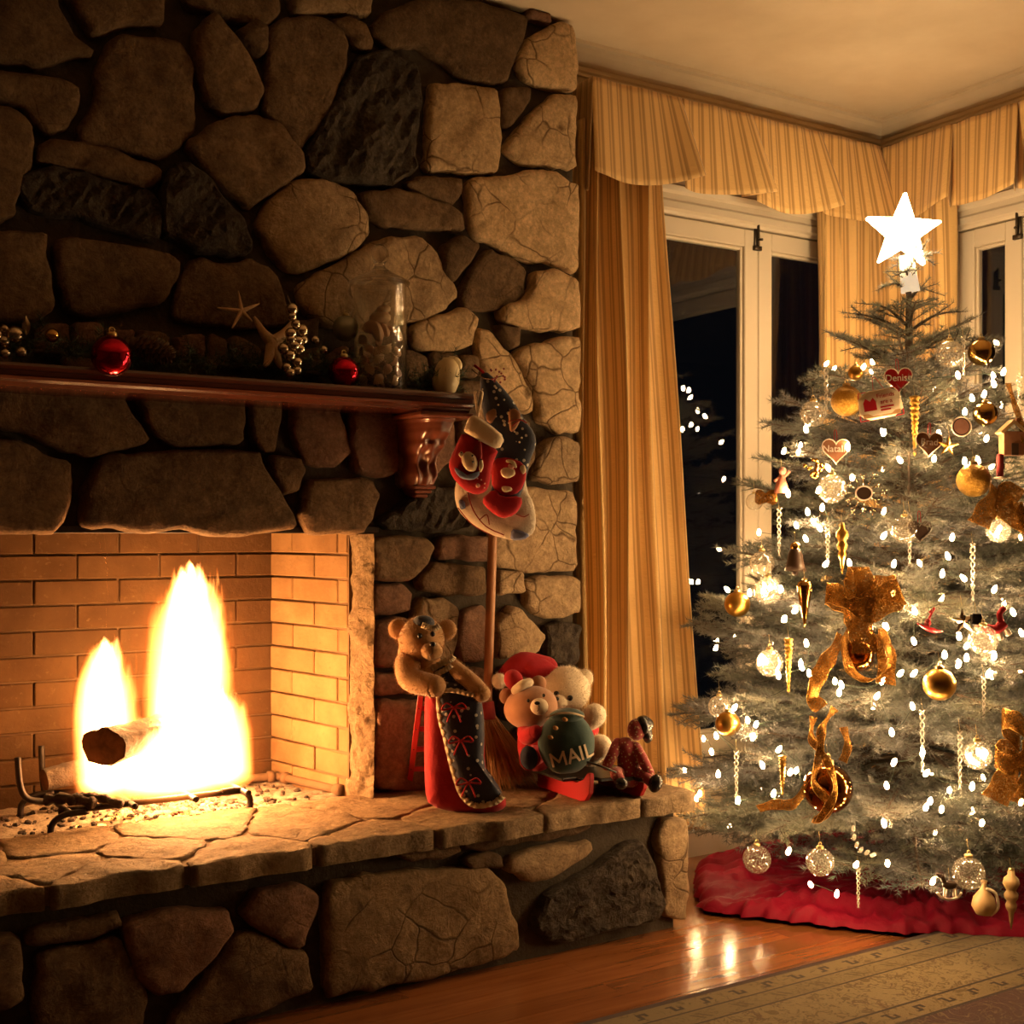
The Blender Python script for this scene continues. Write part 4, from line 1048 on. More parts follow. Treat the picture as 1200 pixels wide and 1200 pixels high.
# pine cone
def pinecone(c, ax, L, R, label):
    ax = Vector(ax).normalized(); s = ax.orthogonal().normalized(); u = ax.cross(s)
    root = mk('pine_cone', tube([Vector(c)-ax*L/2, Vector(c)+ax*L/2*.9], [R*.5, R*.3], 8), M['cone'], None, True, label, 'pine cone')
    V, F = [], []; n = 95
    for i in range(n):
        t = i/n; a = i*2.39996; r = R*math.sin(math.pi*(.12+.82*t))**.7; p = Vector(c)+ax*(L*(t-.5))
        o = s*math.cos(a)+u*math.sin(a); w = ax.cross(o)
        b0 = p+o*r*.35; b1 = p+o*r+ax*.007; q = R*.24
        v = [b0-w*q*.4, b0+w*q*.4, b1+w*q, b1-w*q, b1+o*.003+ax*.005, b0+ax*.006]
        V, F = join((V, F), (v, [(0, 1, 2, 3), (3, 2, 4), (1, 5, 4, 2), (0, 3, 4, 5)]))
    mk('scales', (V, F), M['cone'], root, False); return root
pinecone(onY(177, 409, 3.03), (.9, -.1, -.25), .105, .032, 'brown pine cone lying on the mantel behind the large red bauble')
def starfish(name, c, arms, R0, th, label, rel):
    """arms: end points in space"""
    c = Vector(c); root = mk(name, ell(c, (R0, th, R0), 14, 8, VROT), M['starfish'], None, True, label, 'starfish')
    for e in arms:
        e = Vector(e); mk('arm', tube(spline([c, c.lerp(e, .5)+UP*rel, e], 5), [R0*.85*(1-i/10)**.8+R0*.16 for i in range(11)], 8), M['starfish'], root)
    return root
Q = lambda x, y, d=3.10: onY(240+x/6, 330+y/6, d)
starfish('starfish', Q(258, 208), [Q(235, 65), Q(85, 185), Q(190, 330, 3.08), Q(335, 280, 3.08), Q(385, 155)], .007, .005, 'thin five-armed starfish propped on the garland', 0)
starfish('starfish', Q(478, 430, 3.08), [Q(345, 245, 3.08), Q(640, 255, 3.1), Q(420, 600, 3.06), Q(540, 610, 3.06)], .019, .012, 'thick tan starfish with upturned arms behind the bead cluster', -.008)
bd = empty('bead_cluster', (1.10, 3.0, ZM), 'cluster of champagne pearl beads like grapes on the mantel', 'decoration')
for x, y, r in ((612,195,45),(612,245,34),(682,345,46),(605,365,42),(690,412,38),(606,408,36),(553,470,42),(662,475,42),(600,520,40),(575,602,35),(650,567,38),(600,640,36),(650,625,34),(640,300,34),(655,420,40),(628,450,40)):
    dd = 3.04-.02*math.cos((x-620)/80); qq = Q(x, y, dd)
    mk('bead', ell(qq, r/6*(qq-CAM).dot(FWD)/FPX, 16, 10), M['silver'], bd)
mk('stem', tube([Q(610, 190, 3.04), Q(585, 130, 3.05), Q(580, 95, 3.05)], [.006, .004, .001], 6), M['twig'], bd)
for k, (x, y) in enumerate(((775, 410), (835, 480))): mk('gold_bauble', ell(Q(x, y, 3.07), .012, 14, 10), M['silver'], None, True, ('tiny champagne ball close beside the bead cluster' if k == 0 else 'tiny champagne ball close beside the red bauble by the jar'), 'bauble', 'tiny balls by the bead cluster')
# glass jar of shells
jc = onY(445, 440, 3.075); jc = Vector((jc.x, 3.075, ZM+.001)); JR = .074
pf = [(.0001, .004), (JR*.9, .004), (JR, .012), (JR, .285), (JR*1.03, .292), (JR*1.0, .296), (JR*.95, .292), (JR*.955, .02), (.0001, .014)]
jar = mk('glass_jar', lathe(pf, jc, 32), M['jar'], None, True, 'tall clear glass jar with a knobbed lid, full of seashells', 'jar')
lid = mk('lid', lathe([(.0001, .298), (JR*1.12, .298), (JR*1.14, .303), (JR*.95, .312), (JR*.55, .328), (.018, .342), (.013, .352), (.02, .362), (.026, .376), (.024, .392), (.012, .406), (.0001, .41)], jc, 32), M['lid'], jar)
def scallop(c, r, ax, m, label):
    ax = Vector(ax).normalized(); s = ax.orthogonal().normalized(); u = ax.cross(s); c = Vector(c)
    def fn(a, b):
        an = -1.15+2.3*a; rr = r*b*(1+.05*math.cos(an*22)*b); h = r*.42*(1-b*b)*1.0+.0025*math.cos(an*22)*b
        return c+s*math.sin(an)*rr+u*(math.cos(an)*rr-r*.5)+ax*h
    o = mk('seashell', grid(fn, 30, 7), m, None, True, label, 'seashell', 'shells in the glass jar')
    o.modifiers.new('thickness', 'SOLIDIFY').thickness = .002
    return o
def whelk(c, L, ax, m, label):
    ax = Vector(ax).normalized(); s = ax.orthogonal().normalized(); u = ax.cross(s); c = Vector(c)
    def fn(a, b):
        t = b*7*math.pi; R = L*.30*(1-b)**1.1+.0008; k = a*2*math.pi; pr_ = R*.75
        ce = c+ax*(L*(b**.8-.4))+(s*math.cos(t)+u*math.sin(t))*R*.45
        od = (s*math.cos(t)+u*math.sin(t))
        return ce+od*pr_*math.cos(k)*(1.15 if math.cos(k) > 0 else 1)+ax*pr_*math.sin(k)
    return mk('seashell', grid(fn, 9, 90), m, None, True, label, 'seashell', 'shells in the glass jar')
M['shell_b'] = simple('peach_shell', (.55, .33, .2), (.66, .45, .3), .4, scale=25, bump=.2)
SH = ['ribbed cream scallop shell', 'ribbed peach scallop shell']
for i in range(26):
    lay = i//6; an = i*1.05+lay*.5; rr = .047 if i % 6 else .0; z = .028+lay*.028
    scallop(jc+Vector((math.cos(an)*rr, math.sin(an)*rr, z)), random.uniform(.021, .027), (math.cos(an)+random.uniform(-.3, .3), math.sin(an)-.3, random.uniform(-.1, .7)), M['shell_a'] if i % 2 else M['shell_b'], SH[0 if i % 2 else 1]+' in the heap filling the lower half of the jar')
whelk(jc+Vector((0, -.02, .215)), .085, (.3, -.2, .9), M['shell_a'], 'spiked whelk shell on top of the pile in the jar')
whelk(jc+Vector((-.005, -.025, .165)), .085, (1, -.1, .15), M['shell_b'], 'peach whelk shell lying across the pile in the jar')
scallop(jc+Vector((.046, -.02, .16)), .03, (.9, -.5, .1), M['shell_a'], 'pale flat shell standing against the side of the jar')
# cream figure
ec = onY(519, 430, 3.06); ec = Vector((ec.x, 3.06, ZM))
fig = mk('ceramic_figure', lathe([(.0001, 0), (.022, .002), (.034, .02), (.039, .045), (.037, .07), (.030, .092), (.018, .107), (.0001, .112)], ec, 24, Matrix.Rotation(.18, 3, FWD)), M['ceramic'], None, True, 'smooth cream egg-shaped figure beside the glass jar on the mantel', 'figurine')
mk('tip', tube(spline([ec+RIGHT*.02+UP*.095, ec+RIGHT*.036+UP*.098, ec+RIGHT*.046+UP*.088, ec+RIGHT*.047+UP*.076], 5), [.017]*3+[.015-.0008*i for i in range(13)], 10), M['ceramic'], fig)
# ------------------------------------------------------------------ stockings
M['red_felt'] = simple('red_felt', (.33, .012, .02), (.42, .02, .025), .9, scale=20, bump=.3, bscale=120, sheen=.1, spec=.2)
M['cream_plush'] = simple('cream_plush', (.66, .52, .34), (.74, .6, .42), .9, scale=30, bump=.6, bscale=150, sheen=.4)
M['white_knit'] = simple('white_knit', (.56, .47, .36), (.7, .6, .48), .95, scale=40, bump=.9, bscale=160)
M['blue_knit'] = simple('blue_knit', (.13, .16, .28), (.18, .2, .33), .95, bump=.8, bscale=160)
M['brown_felt'] = simple('brown_felt', (.25, .12, .06), rough=.9)
M['black'] = simple('black_plastic', (.012, .01, .01), rough=.25)
M['pink'] = simple('pink_felt', (.6, .3, .24), rough=.9)
M['dark_red'] = simple('dark_red_yarn', (.25, .02, .02), rough=.9)
def navy_mat(name='navy_print'):
    k = NT(name); v = k.coord(False)
    vo = k.n('TexVoronoi', {'Vector': v, 'Scale': 58.0}); dots = k.math('LESS_THAN', vo.outputs[0], .26)
    pick = k.math('GREATER_THAN', k.n('SeparateColor', {0: vo.outputs[1]}).outputs[0], .45)
    col = k.mix(k.math('MULTIPLY', dots, pick), (.016, .02, .045), (.5, .47, .42))
    return k.done(k.bsdf(color=col, rough=.85, sheen=.3, normal=k.bump(k.noise(v, 200, 2), .3, .003)))
M['navy'] = navy_mat()
U8 = lambda pts, d, ref: [Vector(((500+x/5.4545-ref[0])*d/FPX, -(430+y/5.4545-ref[1])*d/FPX)) for x, y in pts]
def flatshape(name, pts, d, th, m, parent, ref, puff=.45, **kw):
    return mk(name, pillow(U8(pts, d, ref), view_frame(atd(ref[0], ref[1], d)), th, .006, 6, puff), m, parent, **kw)
R8 = (560, 530)
ws = empty('knit_stocking', atd(585, 640, 3.50), 'white knitted stocking with blue toe and red lines, hanging behind the others', 'stocking', 'christmas stockings')
flatshape('sock', [(330,250),(440,150),(560,300),(620,600),(640,790),(680,860),(700,960),(690,1060),(620,1100),(540,1110),(400,1070),(280,1000),(200,920),(175,820),(190,720),(280,600),(330,450)], 3.47, .035, M['white_knit'], ws, R8)
flatshape('toe_patch', [(540,1035),(600,1045),(665,1075),(620,1106),(535,1110)], 3.456, .02, M['blue_knit'], ws, R8)
flatshape('heel_patch', [(200,850),(240,850),(252,905),(215,915)], 3.459, .02, M['blue_knit'], ws, R8)
ln = lambda pts, d, r, m, par, nm='yarn_line': mk(nm, tube(spline([atd(500+x/5.4545, 430+y/5.4545, d) for x, y in pts], 5), r, 6), m, par)
for pts in ([(262,800),(300,920),(380,1020),(495,1075)], [(340,975),(385,945),(400,1010)], [(570,940),(620,958),(655,940)], [(200,900),(290,1005),(420,1078)]): ln(pts, 3.452, .0016, M['dark_red'], ws)
ns = empty('navy_stocking', atd(600, 600, 3.42), 'navy stocking with white flecks and a red picture panel, between the two others', 'stocking', 'christmas stockings')
flatshape('sock', [(340,50),(380,28),(430,70),(520,170),(570,240),(620,330),(690,420),(702,500),(660,600),(640,700),(610,800),(560,900),(480,930),(400,860),(420,700),(430,560),(400,420),(365,320),(345,200)], 3.42, .036, M['navy'], ns, R8)
flatshape('picture_panel', [(430,585),(520,575),(622,612),(640,700),(600,800),(500,832),(420,780),(410,650)], 3.405, .022, M['red_felt'], ns, R8)
flatshape('sole_panel', [(345,850),(430,775),(480,830),(605,825),(612,880),(560,950),(480,970),(400,920)], 3.403, .03, M['red_felt'], ns, R8)
flatshape('beard', [(470,660),(500,640),(560,650),(570,690),(520,715),(480,700)], 3.392, .012, M['cream_plush'], ns, R8)
flatshape('hat_trim', [(510,590),(560,595),(580,640),(565,650),(540,615),(505,610)], 3.392, .010, M['cream_plush'], ns, R8)
flatshape('face', [(520,620),(560,630),(555,655),(520,650)], 3.391, .012, M['pink'], ns, R8)
flatshape('glove', [(590,640),(625,620),(640,670),(610,690)], 3.398, .012, M['cream_plush'], ns, R8)
flatshape('lower_trim', [(480,760),(540,765),(550,790),(500,805),(478,785)], 3.393, .012, M['cream_plush'], ns, R8)
flatshape('reindeer_patch', [(520,280),(560,262),(600,290),(600,340),(570,400),(535,420),(525,360)], 3.40, .016, M['brown_felt'], ns, R8)
flatshape('reindeer_patch', [(380,290),(440,260),(450,310),(410,370),(380,340)], 3.402, .014, M['brown_felt'], ns, R8)
ln([(520,350),(560,340),(600,335)], 3.39, .0014, M['dark_red'], ns); ln([(545,380),(600,340),(640,360)], 3.39, .0018, M['dark_red'], ns)
for k in range(26):
    x, y = random.uniform(380, 680), random.uniform(70, 600)
    if pip(x, y, [(360,60),(430,80),(560,250),(680,430),(690,500),(640,590),(510,560),(420,330),(370,250)]): mk('fleck', ell(atd(500+x/5.4545, 430+y/5.4545, 3.401), (.0028, .002, .0028), 8, 5, VROT), M['cream_plush'], ns)
mk('hanging_loop', tube(spline([atd(556, 428, 3.43), atd(566, 436, 3.42), atd(572, 445, 3.42)], 4), .004, 6), M['red_felt'], ns)
rs_ = empty('red_stocking', atd(552, 580, 3.34), 'small red stocking with cream cuff and a bear face', 'stocking', 'christmas stockings')
flatshape('sock', [(235,400),(465,520),(420,620),(405,740),(380,800),(310,818),(230,780),(160,700),(138,620),(170,540)], 3.36, .04, M['red_felt'], rs_, R8)
flatshape('cuff', [(240,395),(270,320),(305,305),(400,365),(503,450),(462,533),(350,480),(238,415)], 3.35, .05, M['cream_plush'], rs_, R8, .35)
for pts in ([(330,312),(318,240),(308,165),(322,160)], [(325,312),(345,230),(355,165),(338,158)]): ln(pts, 3.36, .0035, M['cream_plush'], rs_, 'hanging_loop')
flatshape('bear_face', [(222,570),(260,535),(310,560),(330,620),(310,670),(260,668),(225,620)], 3.333, .022, M['cream_plush'], rs_, R8)
flatshape('bear_ear', [(200,560),(222,535),(240,560),(222,585)], 3.334, .012, M['cream_plush'], rs_, R8)
flatshape('bear_ear', [(335,600),(358,590),(365,640),(345,680),(332,650)], 3.334, .012, M['cream_plush'], rs_, R8)
flatshape('bear_hat', [(280,560),(300,520),(335,470),(350,480),(358,590),(330,600),(310,570)], 3.334, .014, M['dark_red'], rs_, R8)
for x, y, r in ((295, 607, .0032), (222, 548, .0026), (293, 568, .003), (348, 592, .0026)): mk('bear_feature', ell(atd(500+x/5.4545, 430+y/5.4545, 3.322), r, 10, 6), M['black'], rs_)
mk('pompom', ell(atd(562, 517, 3.335), .0035, 10, 6), M['cream_plush'], rs_)
flatshape('bear_scarf', [(180,635),(215,680),(270,705),(320,690),(340,660),(335,700),(290,725),(220,715),(180,670)], 3.337, .014, M['blue_knit'], rs_, R8)
mk('paw_print', ell(atd(560, 569, 3.341), (.006, .004, .006), 12, 8, VROT), M['pink'], rs_)
for x, y in ((325, 712), (348, 722), (372, 745), (370, 772)): mk('paw_print', ell(atd(500+x/5.4545, 430+y/5.4545, 3.341), .0021, 8, 5), M['pink'], rs_)
# ================================================================== toys on the hearth
ZT = Z_HEARTH+.003
M['tan_fur'] = simple('tan_plush', (.46, .24, .09), (.56, .32, .13), .95, scale=30, sheen=.5, bump=.4, bscale=140)
M['white_fur'] = simple('cream_white_plush', (.66, .54, .38), (.76, .64, .47), .95, scale=30, sheen=.5, bump=.4, bscale=140)
M['brown_plush'] = simple('brown_plush', (.36, .16, .075), (.42, .2, .095), .9, scale=30, sheen=.4, bump=.3, bscale=140)
M['muzzle'] = simple('cream_muzzle', (.66, .52, .36), rough=.85, sheen=.3)
M['red_paint'] = simple('red_paint', (.42, .015, .02), rough=.35)
M['red_velvet'] = simple('red_velvet', (.36, .012, .022), (.45, .02, .03), .8, scale=12, sheen=.1, spec=.2, bump=.5, bscale=24, dist=.01)
M['green_cloth'] = simple('dark_green_cloth', (.014, .045, .042), (.02, .06, .055), .85, scale=10, bump=.3, bscale=50, sheen=.2)
M['lace'] = simple('cream_lace', (.62, .50, .34), rough=.9, bump=.6, bscale=120)
M['straw'] = simple('straw', (.42, .22, .08), (.52, .30, .12), .8, scale=30)
M['sled_black'] = simple('black_sled_wood', (.012, .01, .009), rough=.35)
M['navy_cloth'] = simple('navy_cloth', (.015, .018, .04), rough=.85)
M['doll_skin'] = simple('dark_doll_cloth', (.06, .025, .016), rough=.8)
def doll_print():
    k = NT('red_flower_print'); v = k.coord(False)
    vo = k.n('TexVoronoi', {'Vector': v, 'Scale': 110.0})
    return k.done(k.bsdf(color=k.mix(k.math('LESS_THAN', vo.outputs[0], .3), (.24, .02, .02), (.42, .28, .14)), rough=.9, sheen=.3))
M['doll_red'] = doll_print()
def E(px, py, d, rx, ry, rz, seg=20, rings=14, tilt=0.0, wob=0.0):
    """an ellipsoid measured in the photograph's pixels at distance d: half-width, half-depth, half-height"""
    k = d/FPX; R = VROT @ Matrix.Rotation(tilt, 3, 'Y')
    return ell(atd(px, py, d), (rx*k, ry*k, rz*k), seg, rings, R, wob, 40)
def furry(name, vf, m, parent, n=2600, ln=.007, **kw):
    o = mk(name, vf, m, parent, **kw)
    V, F = hairs(vf, n, ln, .0011); mk_np('fur', V, F, m, o, kind='stuff'); return o
def limb(pts, rads, d=None):
    P = spline(pts, 6); n = len(P); R = []
    for i in range(n):
        t = i/(n-1)*(len(rads)-1); k = min(int(t), len(rads)-2); R.append(rads[k]+(rads[k+1]-rads[k])*(t-k))
    # rounded ends
    V = tube(P, R, 14, True)
    return join(V, ell(P[0], R[0], 14, 8), ell(P[-1], R[-1], 14, 8))
# --- tan bear whose dress is a stocking
d = 3.33
bear = empty('teddy_bear_stocking', onZ(545, 952, Z_HEARTH), 'tan teddy bear with a navy print dress ending in a red quilted stocking boot', 'teddy bear')
ref = (530, 850); VF = view_frame(atd(ref[0], ref[1], d))
pxl = lambda pts: [Vector(((x-ref[0])*d/FPX, -(y-ref[1])*d/FPX)) for x, y in pts]
mk('boot', pillow(pxl([(498,806),(515,798),(560,802),(568,850),(568,900),(580,922),(593,936),(593,946),(578,953),(545,954),(503,944),(498,925),(497,870)]), VF, .115, .007, 8, .35), M['red_velvet'], bear, label='red quilted stocking boot')
VF2 = view_frame(atd(ref[0], ref[1], d-.035))
navy_o = [(512,798),(562,803),(568,850),(566,895),(577,918),(592,934),(580,943),(556,946),(541,934),(530,905),(521,868),(514,840)]
mk('dress', pillow(pxl(navy_o), VF2, .085, .006, 8, .4), M['navy'], bear, label='navy dress front with white dots')
edge = [(511,800),(513,838),(520,866),(528,900),(539,932),(556,946),(580,943),(592,934)]
def ruffle(pts, dd, w, parent, nm='ruffle'):
    P = spline([atd(x, y, dd) for x, y in pts], 14); V, F = [], []
    for i, p in enumerate(P):
        t = (P[min(i+1, len(P)-1)]-P[max(i-1, 0)]).normalized(); s = t.cross(FWD).normalized()
        o = .008*math.sin(i*1.35)
        V += [p-s*w*.1, p+s*w*.5-FWD*o*.5-FWD*.004, p+s*w-FWD*o]
    n = len(P); F = [(i*3+k, i*3+k+1, i*3+k+4, i*3+k+3) for i in range(n-1) for k in range(2)]
    o = mk(nm, (V, F), M['lace'], parent); o.modifiers.new('thickness', 'SOLIDIFY').thickness = .0015; return o
ruffle(edge, d-.062, .014, bear)
ruffle([(508,812),(530,811),(548,815),(562,818)], d-.08, .010, bear)
for x, y in ((532, 829), (540, 868), (549, 917)):
    b = mk('bow', join(*[tube(spline([atd(x, y, d-.085), atd(x+sx*9, y-5, d-.092), atd(x+sx*14, y+sy, d-.088), atd(x, y, d-.085)], 5), .0025, 6) for sx, sy in ((-1, 3), (1, 1))], *[tube(spline([atd(x, y, d-.085), atd(x+sx*5, y+9, d-.09), atd(x+sx*8, y+17, d-.086)], 5), .0022, 6) for sx in (-1, 1)]), M['red_felt'], bear)
mk('bodice', E(526, 797, d, 24, 17, 22), M['navy'], bear)
furry('neck', limb([atd(484, 765, d+.03), atd(502, 785, d+.02)], [.042, .045]), M['tan_fur'], bear, 1500)
ruffle([(507,786),(520,779),(530,775),(534,770)], d-.05, .014, bear, 'collar')
ruffle([(512,792),(523,787),(531,781)], d-.055, .012, bear, 'collar')
head = furry('head', E(494, 749, d, 27, 26, 27, wob=.05), M['tan_fur'], bear, 4000)
furry('ear', E(466, 737, d+.01, 11, 6, 12), M['tan_fur'], bear, 700)
furry('ear', E(524, 738, d+.01, 11, 6, 12), M['tan_fur'], bear, 700)
furry('muzzle', E(506, 763, d-.052, 13, 12, 11), M['tan_fur'], bear, 700, .004)
mk('nose', E(507, 755, d-.082, 3.6, 3, 3), M['black'], bear)
mk('mouth', tube([atd(507, 758, d-.082), atd(507, 765, d-.082), atd(503, 769, d-.079)], .0007, 5), M['black'], bear)
for x, y in ((492, 745), (507, 743)): mk('eye', E(x, y, d-.06, 3, 3, 3.2), M['black'], bear)
mk('hair_bow', E(497, 729, d-.028, 13, 11, 8, tilt=.1, wob=.12), M['navy'], bear)
ruffle([(494,735),(502,738),(510,739),(517,735)], d-.062, .014, bear, 'bow_lace')
furry('arm', limb([atd(478, 778, d-.01), atd(482, 796, d-.05), atd(510, 804, d-.09)], [.036, .034, .029]), M['tan_fur'], bear, 3000)
furry('arm', limb([atd(530, 782, d-.01), atd(551, 798, d-.05), atd(565, 813, d-.07)], [.024, .023, .023]), M['tan_fur'], bear, 1800)
# --- small red ladder it leans on
ld = empty('toy_ladder', onZ(486, 928, Z_HEARTH), 'small red wooden ladder standing behind the tan bear', 'ladder')
d2 = 3.40; A0, A1 = atd(494, 808, d2+.03), onZ(479, 926, Z_HEARTH); B0, B1 = atd(517, 808, d2+.03), A1+RIGHT*.14
def bar(a, b, w, t_, m, nm, par):
    a, b = Vector(a), Vector(b); ax = (b-a).normalized(); s = RIGHT; n = ax.cross(s).normalized(); s = n.cross(ax).normalized()
    v, f = box(-w/2, w/2, -t_/2, t_/2, 0, (b-a).length, .0012)
    return mk(nm, xf((v, f), basis(s, n, ax, a)), m, par, False)
r0 = bar(A1, A0, .016, .02, M['red_paint'], 'rail', ld); bar(B1, B0, .016, .02, M['red_paint'], 'rail', ld)
for t in (.22, .42, .62, .82): bar(A1.lerp(A0, t), B1.lerp(B0, t), .014, .014, M['red_paint'], 'rung', ld)
for t in (.22, .42, .62, .82): mk('screw', ell(A1.lerp(A0, t)-FWD*.011, .0022, 8, 5), M['latch'], r0)
# --- sled
sl = empty('toy_sled', onZ(690, 940, Z_HEARTH), 'black toy sled with red upturned runners carrying the bears', 'sled')
def runner(t0, t1):
    a = onZ(*t0, Z_HEARTH); b = onZ(*t1, Z_HEARTH); ax = (b-a); L = ax.length; ax.normalize(); s = ax.cross(UP).normalized()
    top = [(0, .052), (L*.6, .05), (L*.82, .05), (L*.95, .062), (L*1.04, .086), (L*1.09, .086)]; bot = [(L*1.10, .07), (L*1.08, .03), (L*1.0, .006), (L*.9, .0), (0, .0)]
    P = [Vector(q) for q in top+bot]
    return mk('runner', prism(P, basis(ax, UP, s, a-s*.007), .014, .002), M['red_paint'], sl, False, label='red runner curled up at the front')
runner((632, 921), (688, 941)); runner((703, 918), (752, 935))
a, b = onZ(625, 918, Z_HEARTH), onZ(688, 941, Z_HEARTH); ax = (b-a).normalized(); a2 = onZ(703, 918, Z_HEARTH); cr = (a2-a); L = (b-a).length
for k in range(5):
    o = a+cr*(-.12+k*.27)+UP*.053; s = UP.cross(ax)
    mk('deck_slat', xf(box(-.04, L*.86, -.026, .026, 0, .010, .002), basis(ax, UP.cross(ax), UP, o)), M['sled_black'], sl, False)
# --- cream bear with a red floppy hat
dw = 3.66
wb = empty('cream_teddy_bear', atd(665, 905, dw), 'cream-white teddy bear with a floppy red hat behind the mail sack', 'teddy bear')
furry('body', E(668, 868, dw, 33, 26, 36), M['white_fur'], wb, 4000)
furry('head', E(664, 808, dw-.03, 28, 26, 27, wob=.04), M['white_fur'], wb, 5000)
furry('ear', E(685, 795, dw-.02, 10, 6, 11), M['white_fur'], wb, 700)
furry('ear', E(641, 789, dw-.02, 9, 6, 9), M['white_fur'], wb, 600)
furry('muzzle', E(654, 822, dw-.085, 12, 11, 9), M['white_fur'], wb, 600)
mk('nose', E(652, 819, dw-.117, 3.5, 3, 2.6), M['black'], wb)
for x, y in ((652, 813), (668, 818)): mk('eye', E(x, y, dw-.094 if x > 660 else dw-.09, 3.4, 3, 3.4), M['black'], wb)
furry('arm', limb([atd(680, 850, dw-.03), atd(692, 842, dw-.06), atd(697, 838, dw-.08)], [.03, .033, .034]), M['white_fur'], wb, 1500)
furry('leg', limb([atd(690, 885, dw-.03), atd(703, 875, dw-.09)], [.034, .036]), M['white_fur'], wb, 1500)
mk('shirt', E(680, 855, dw-.015, 22, 24, 18), M['red_felt'], wb)
ht = mk('hat', join(E(625, 781, dw-.01, 27, 18, 14, tilt=.15, wob=.12), limb([atd(640, 783, dw), atd(612, 778, dw-.02), atd(592, 790, dw-.03)], [.036, .036, .022])), M['red_velvet'], wb, label='floppy red hat')
furry('pompom', E(585, 798, dw-.05, 9, 9, 9), M['white_fur'], ht, 500)
# --- brown bear holding the sack
db = 3.50
bb = empty('brown_teddy_bear', atd(622, 900, db+.03), 'brown teddy bear with a small red hat hugging the mail sack', 'teddy bear')
mk('body', E(630, 872, db+.04, 24, 22, 32), M['red_felt'], bb)
mk('head', E(622, 829, db-.02, 32, 27, 25, tilt=-.2), M['brown_plush'], bb)
mk('ear', E(595, 816, db, 10, 6, 10), M['brown_plush'], bb); mk('ear', E(631, 801, db, 9.5, 6, 9.5), M['brown_plush'], bb)
mk('muzzle', E(632, 828, db-.085, 10.5, 9, 10), M['muzzle'], bb)
mk('nose', E(629.5, 824, db-.11, 3.4, 2.6, 2.2), M['black'], bb)
mk('mouth', tube(spline([atd(631, 825, db-.109), atd(632, 830, db-.11), atd(629, 834, db-.106)], 4), .0007, 5), M['black'], bb)
for x, y in ((619, 821), (637, 815)): mk('eye', E(x, y, db-.082, 1.9, 1.9, 2.2), M['black'], bb)
h2 = mk('hat', E(602, 797, db-.01, 11, 10, 13, tilt=-.5), M['red_felt'], bb); mk('hat_cuff', limb([atd(604, 809, db-.035), atd(612, 803, db-.045), atd(620, 800, db-.035)], [.013, .014, .013]), M['cream_plush'], h2)
mk('arm', limb([atd(618, 850, db-.02), atd(618, 862, db-.06), atd(628, 858, db-.10)], [.026, .027, .02]), M['red_felt'], bb)
mk('leg', limb([atd(628, 884, db), atd(621, 889, db-.07)], [.03, .028]), M['red_felt'], bb)
mk('boot', E(620, 888, db-.10, 10.5, 9, 14, tilt=-.15), M['navy_cloth'], bb)
mk('boot_trim', tube([atd(620+11*math.cos(t)*math.cos(.15), 888+14.5*math.sin(t), db-.095) for t in np.linspace(1.2, 4.6, 16)], .0022, 6), M['red_felt'], bb)
# --- mail sack
dm = 3.40; kk = dm/FPX; mc = atd(664, 871, dm)
ms_ = mk('mail_sack', join(ell(mc, (33*kk, 24*kk, 36*kk), 32, 22, VROT @ Matrix.Rotation(.1, 3, 'Y'), .05, 25), E(665, 839, dm-.005, 21, 17, 9, wob=.2)), M['green_cloth'], None, True, 'round dark green sack lettered MAIL in the brown bear\'s arms', 'sack')
ca, sa = math.cos(.27), math.sin(.27); LH = .036
GL = {'M': (.036, [((0, 0), (0, 1)), ((0, 1), (.5, .3)), ((.5, .3), (1, 1)), ((1, 1), (1, 0))]), 'A': (.028, [((0, 0), (.5, 1)), ((.5, 1), (1, 0)), ((.2, .35), (.8, .35))]), 'I': (.004, [((0, 0), (0, 1))]), 'L': (.018, [((0, 1), (0, 0)), ((0, 0), (1, 0))])}
cur = -.050
for ch in 'MAIL':
    wd_, st_ = GL[ch]; V, F = [], []
    for (x0, y0), (x1, y1) in st_:
        p0 = Vector((cur+x0*wd_, (y0-.5)*LH)); p1 = Vector((cur+x1*wd_, (y1-.5)*LH)); t_v = (p1-p0).normalized(); nn = Vector((-t_v.y, t_v.x))*.0031
        p0 -= t_v*.0025; p1 += t_v*.0025
        for i in range(7):
            q = p0.lerp(p1, i/6)
            for e, hh in ((q-nn, .0028), (q-nn, .0052), (q+nn, .0052), (q+nn, .0028)):
                x, y = e.x*ca-e.y*sa+.006, e.x*sa+e.y*ca-.027
                r = min(.985, math.sqrt((x/(33*kk))**2+(y/(36*kk))**2)); dep = 24*kk*math.sqrt(1-r*r)
                V.append(mc+RIGHT*x+UP*y-FWD*(dep+hh))
        o_ = len(V)-28
        F += [tuple(o_+i*4+k for k in (j, (j+1) % 4))+tuple(o_+(i+1)*4+k for k in ((j+1) % 4, j)) for i in range(6) for j in range(4)]+[(o_, o_+1, o_+2, o_+3), (o_+27, o_+26, o_+25, o_+24)]
    mk('letter', (V, F), M['muzzle'], ms_, False, label='cream felt letter '+ch)
    cur += wd_+.0098
mk('drawstring', tube(spline([atd(640, 841, dm-.045), atd(655, 836, dm-.06), atd(672, 836, dm-.055), atd(684, 840, dm-.03)], 5), .003, 6), M['lace'], ms_)
for x, y, c in ((651, 853, 'gold_satin'), (662, 843, 'gold_satin'), (645, 864, 'gold_satin')): mk('patch', E(x, y, dm-.056 if y > 848 else dm-.058, 3.5, 2, 2.5, 10, 6, .4), M['straw'], ms_)
mk('sack_strap', tube(spline([atd(688, 893, dm-.02), atd(705, 898, dm-.04), atd(722, 905, dm-.02)], 5), .003, 6), M['sled_black'], ms_)
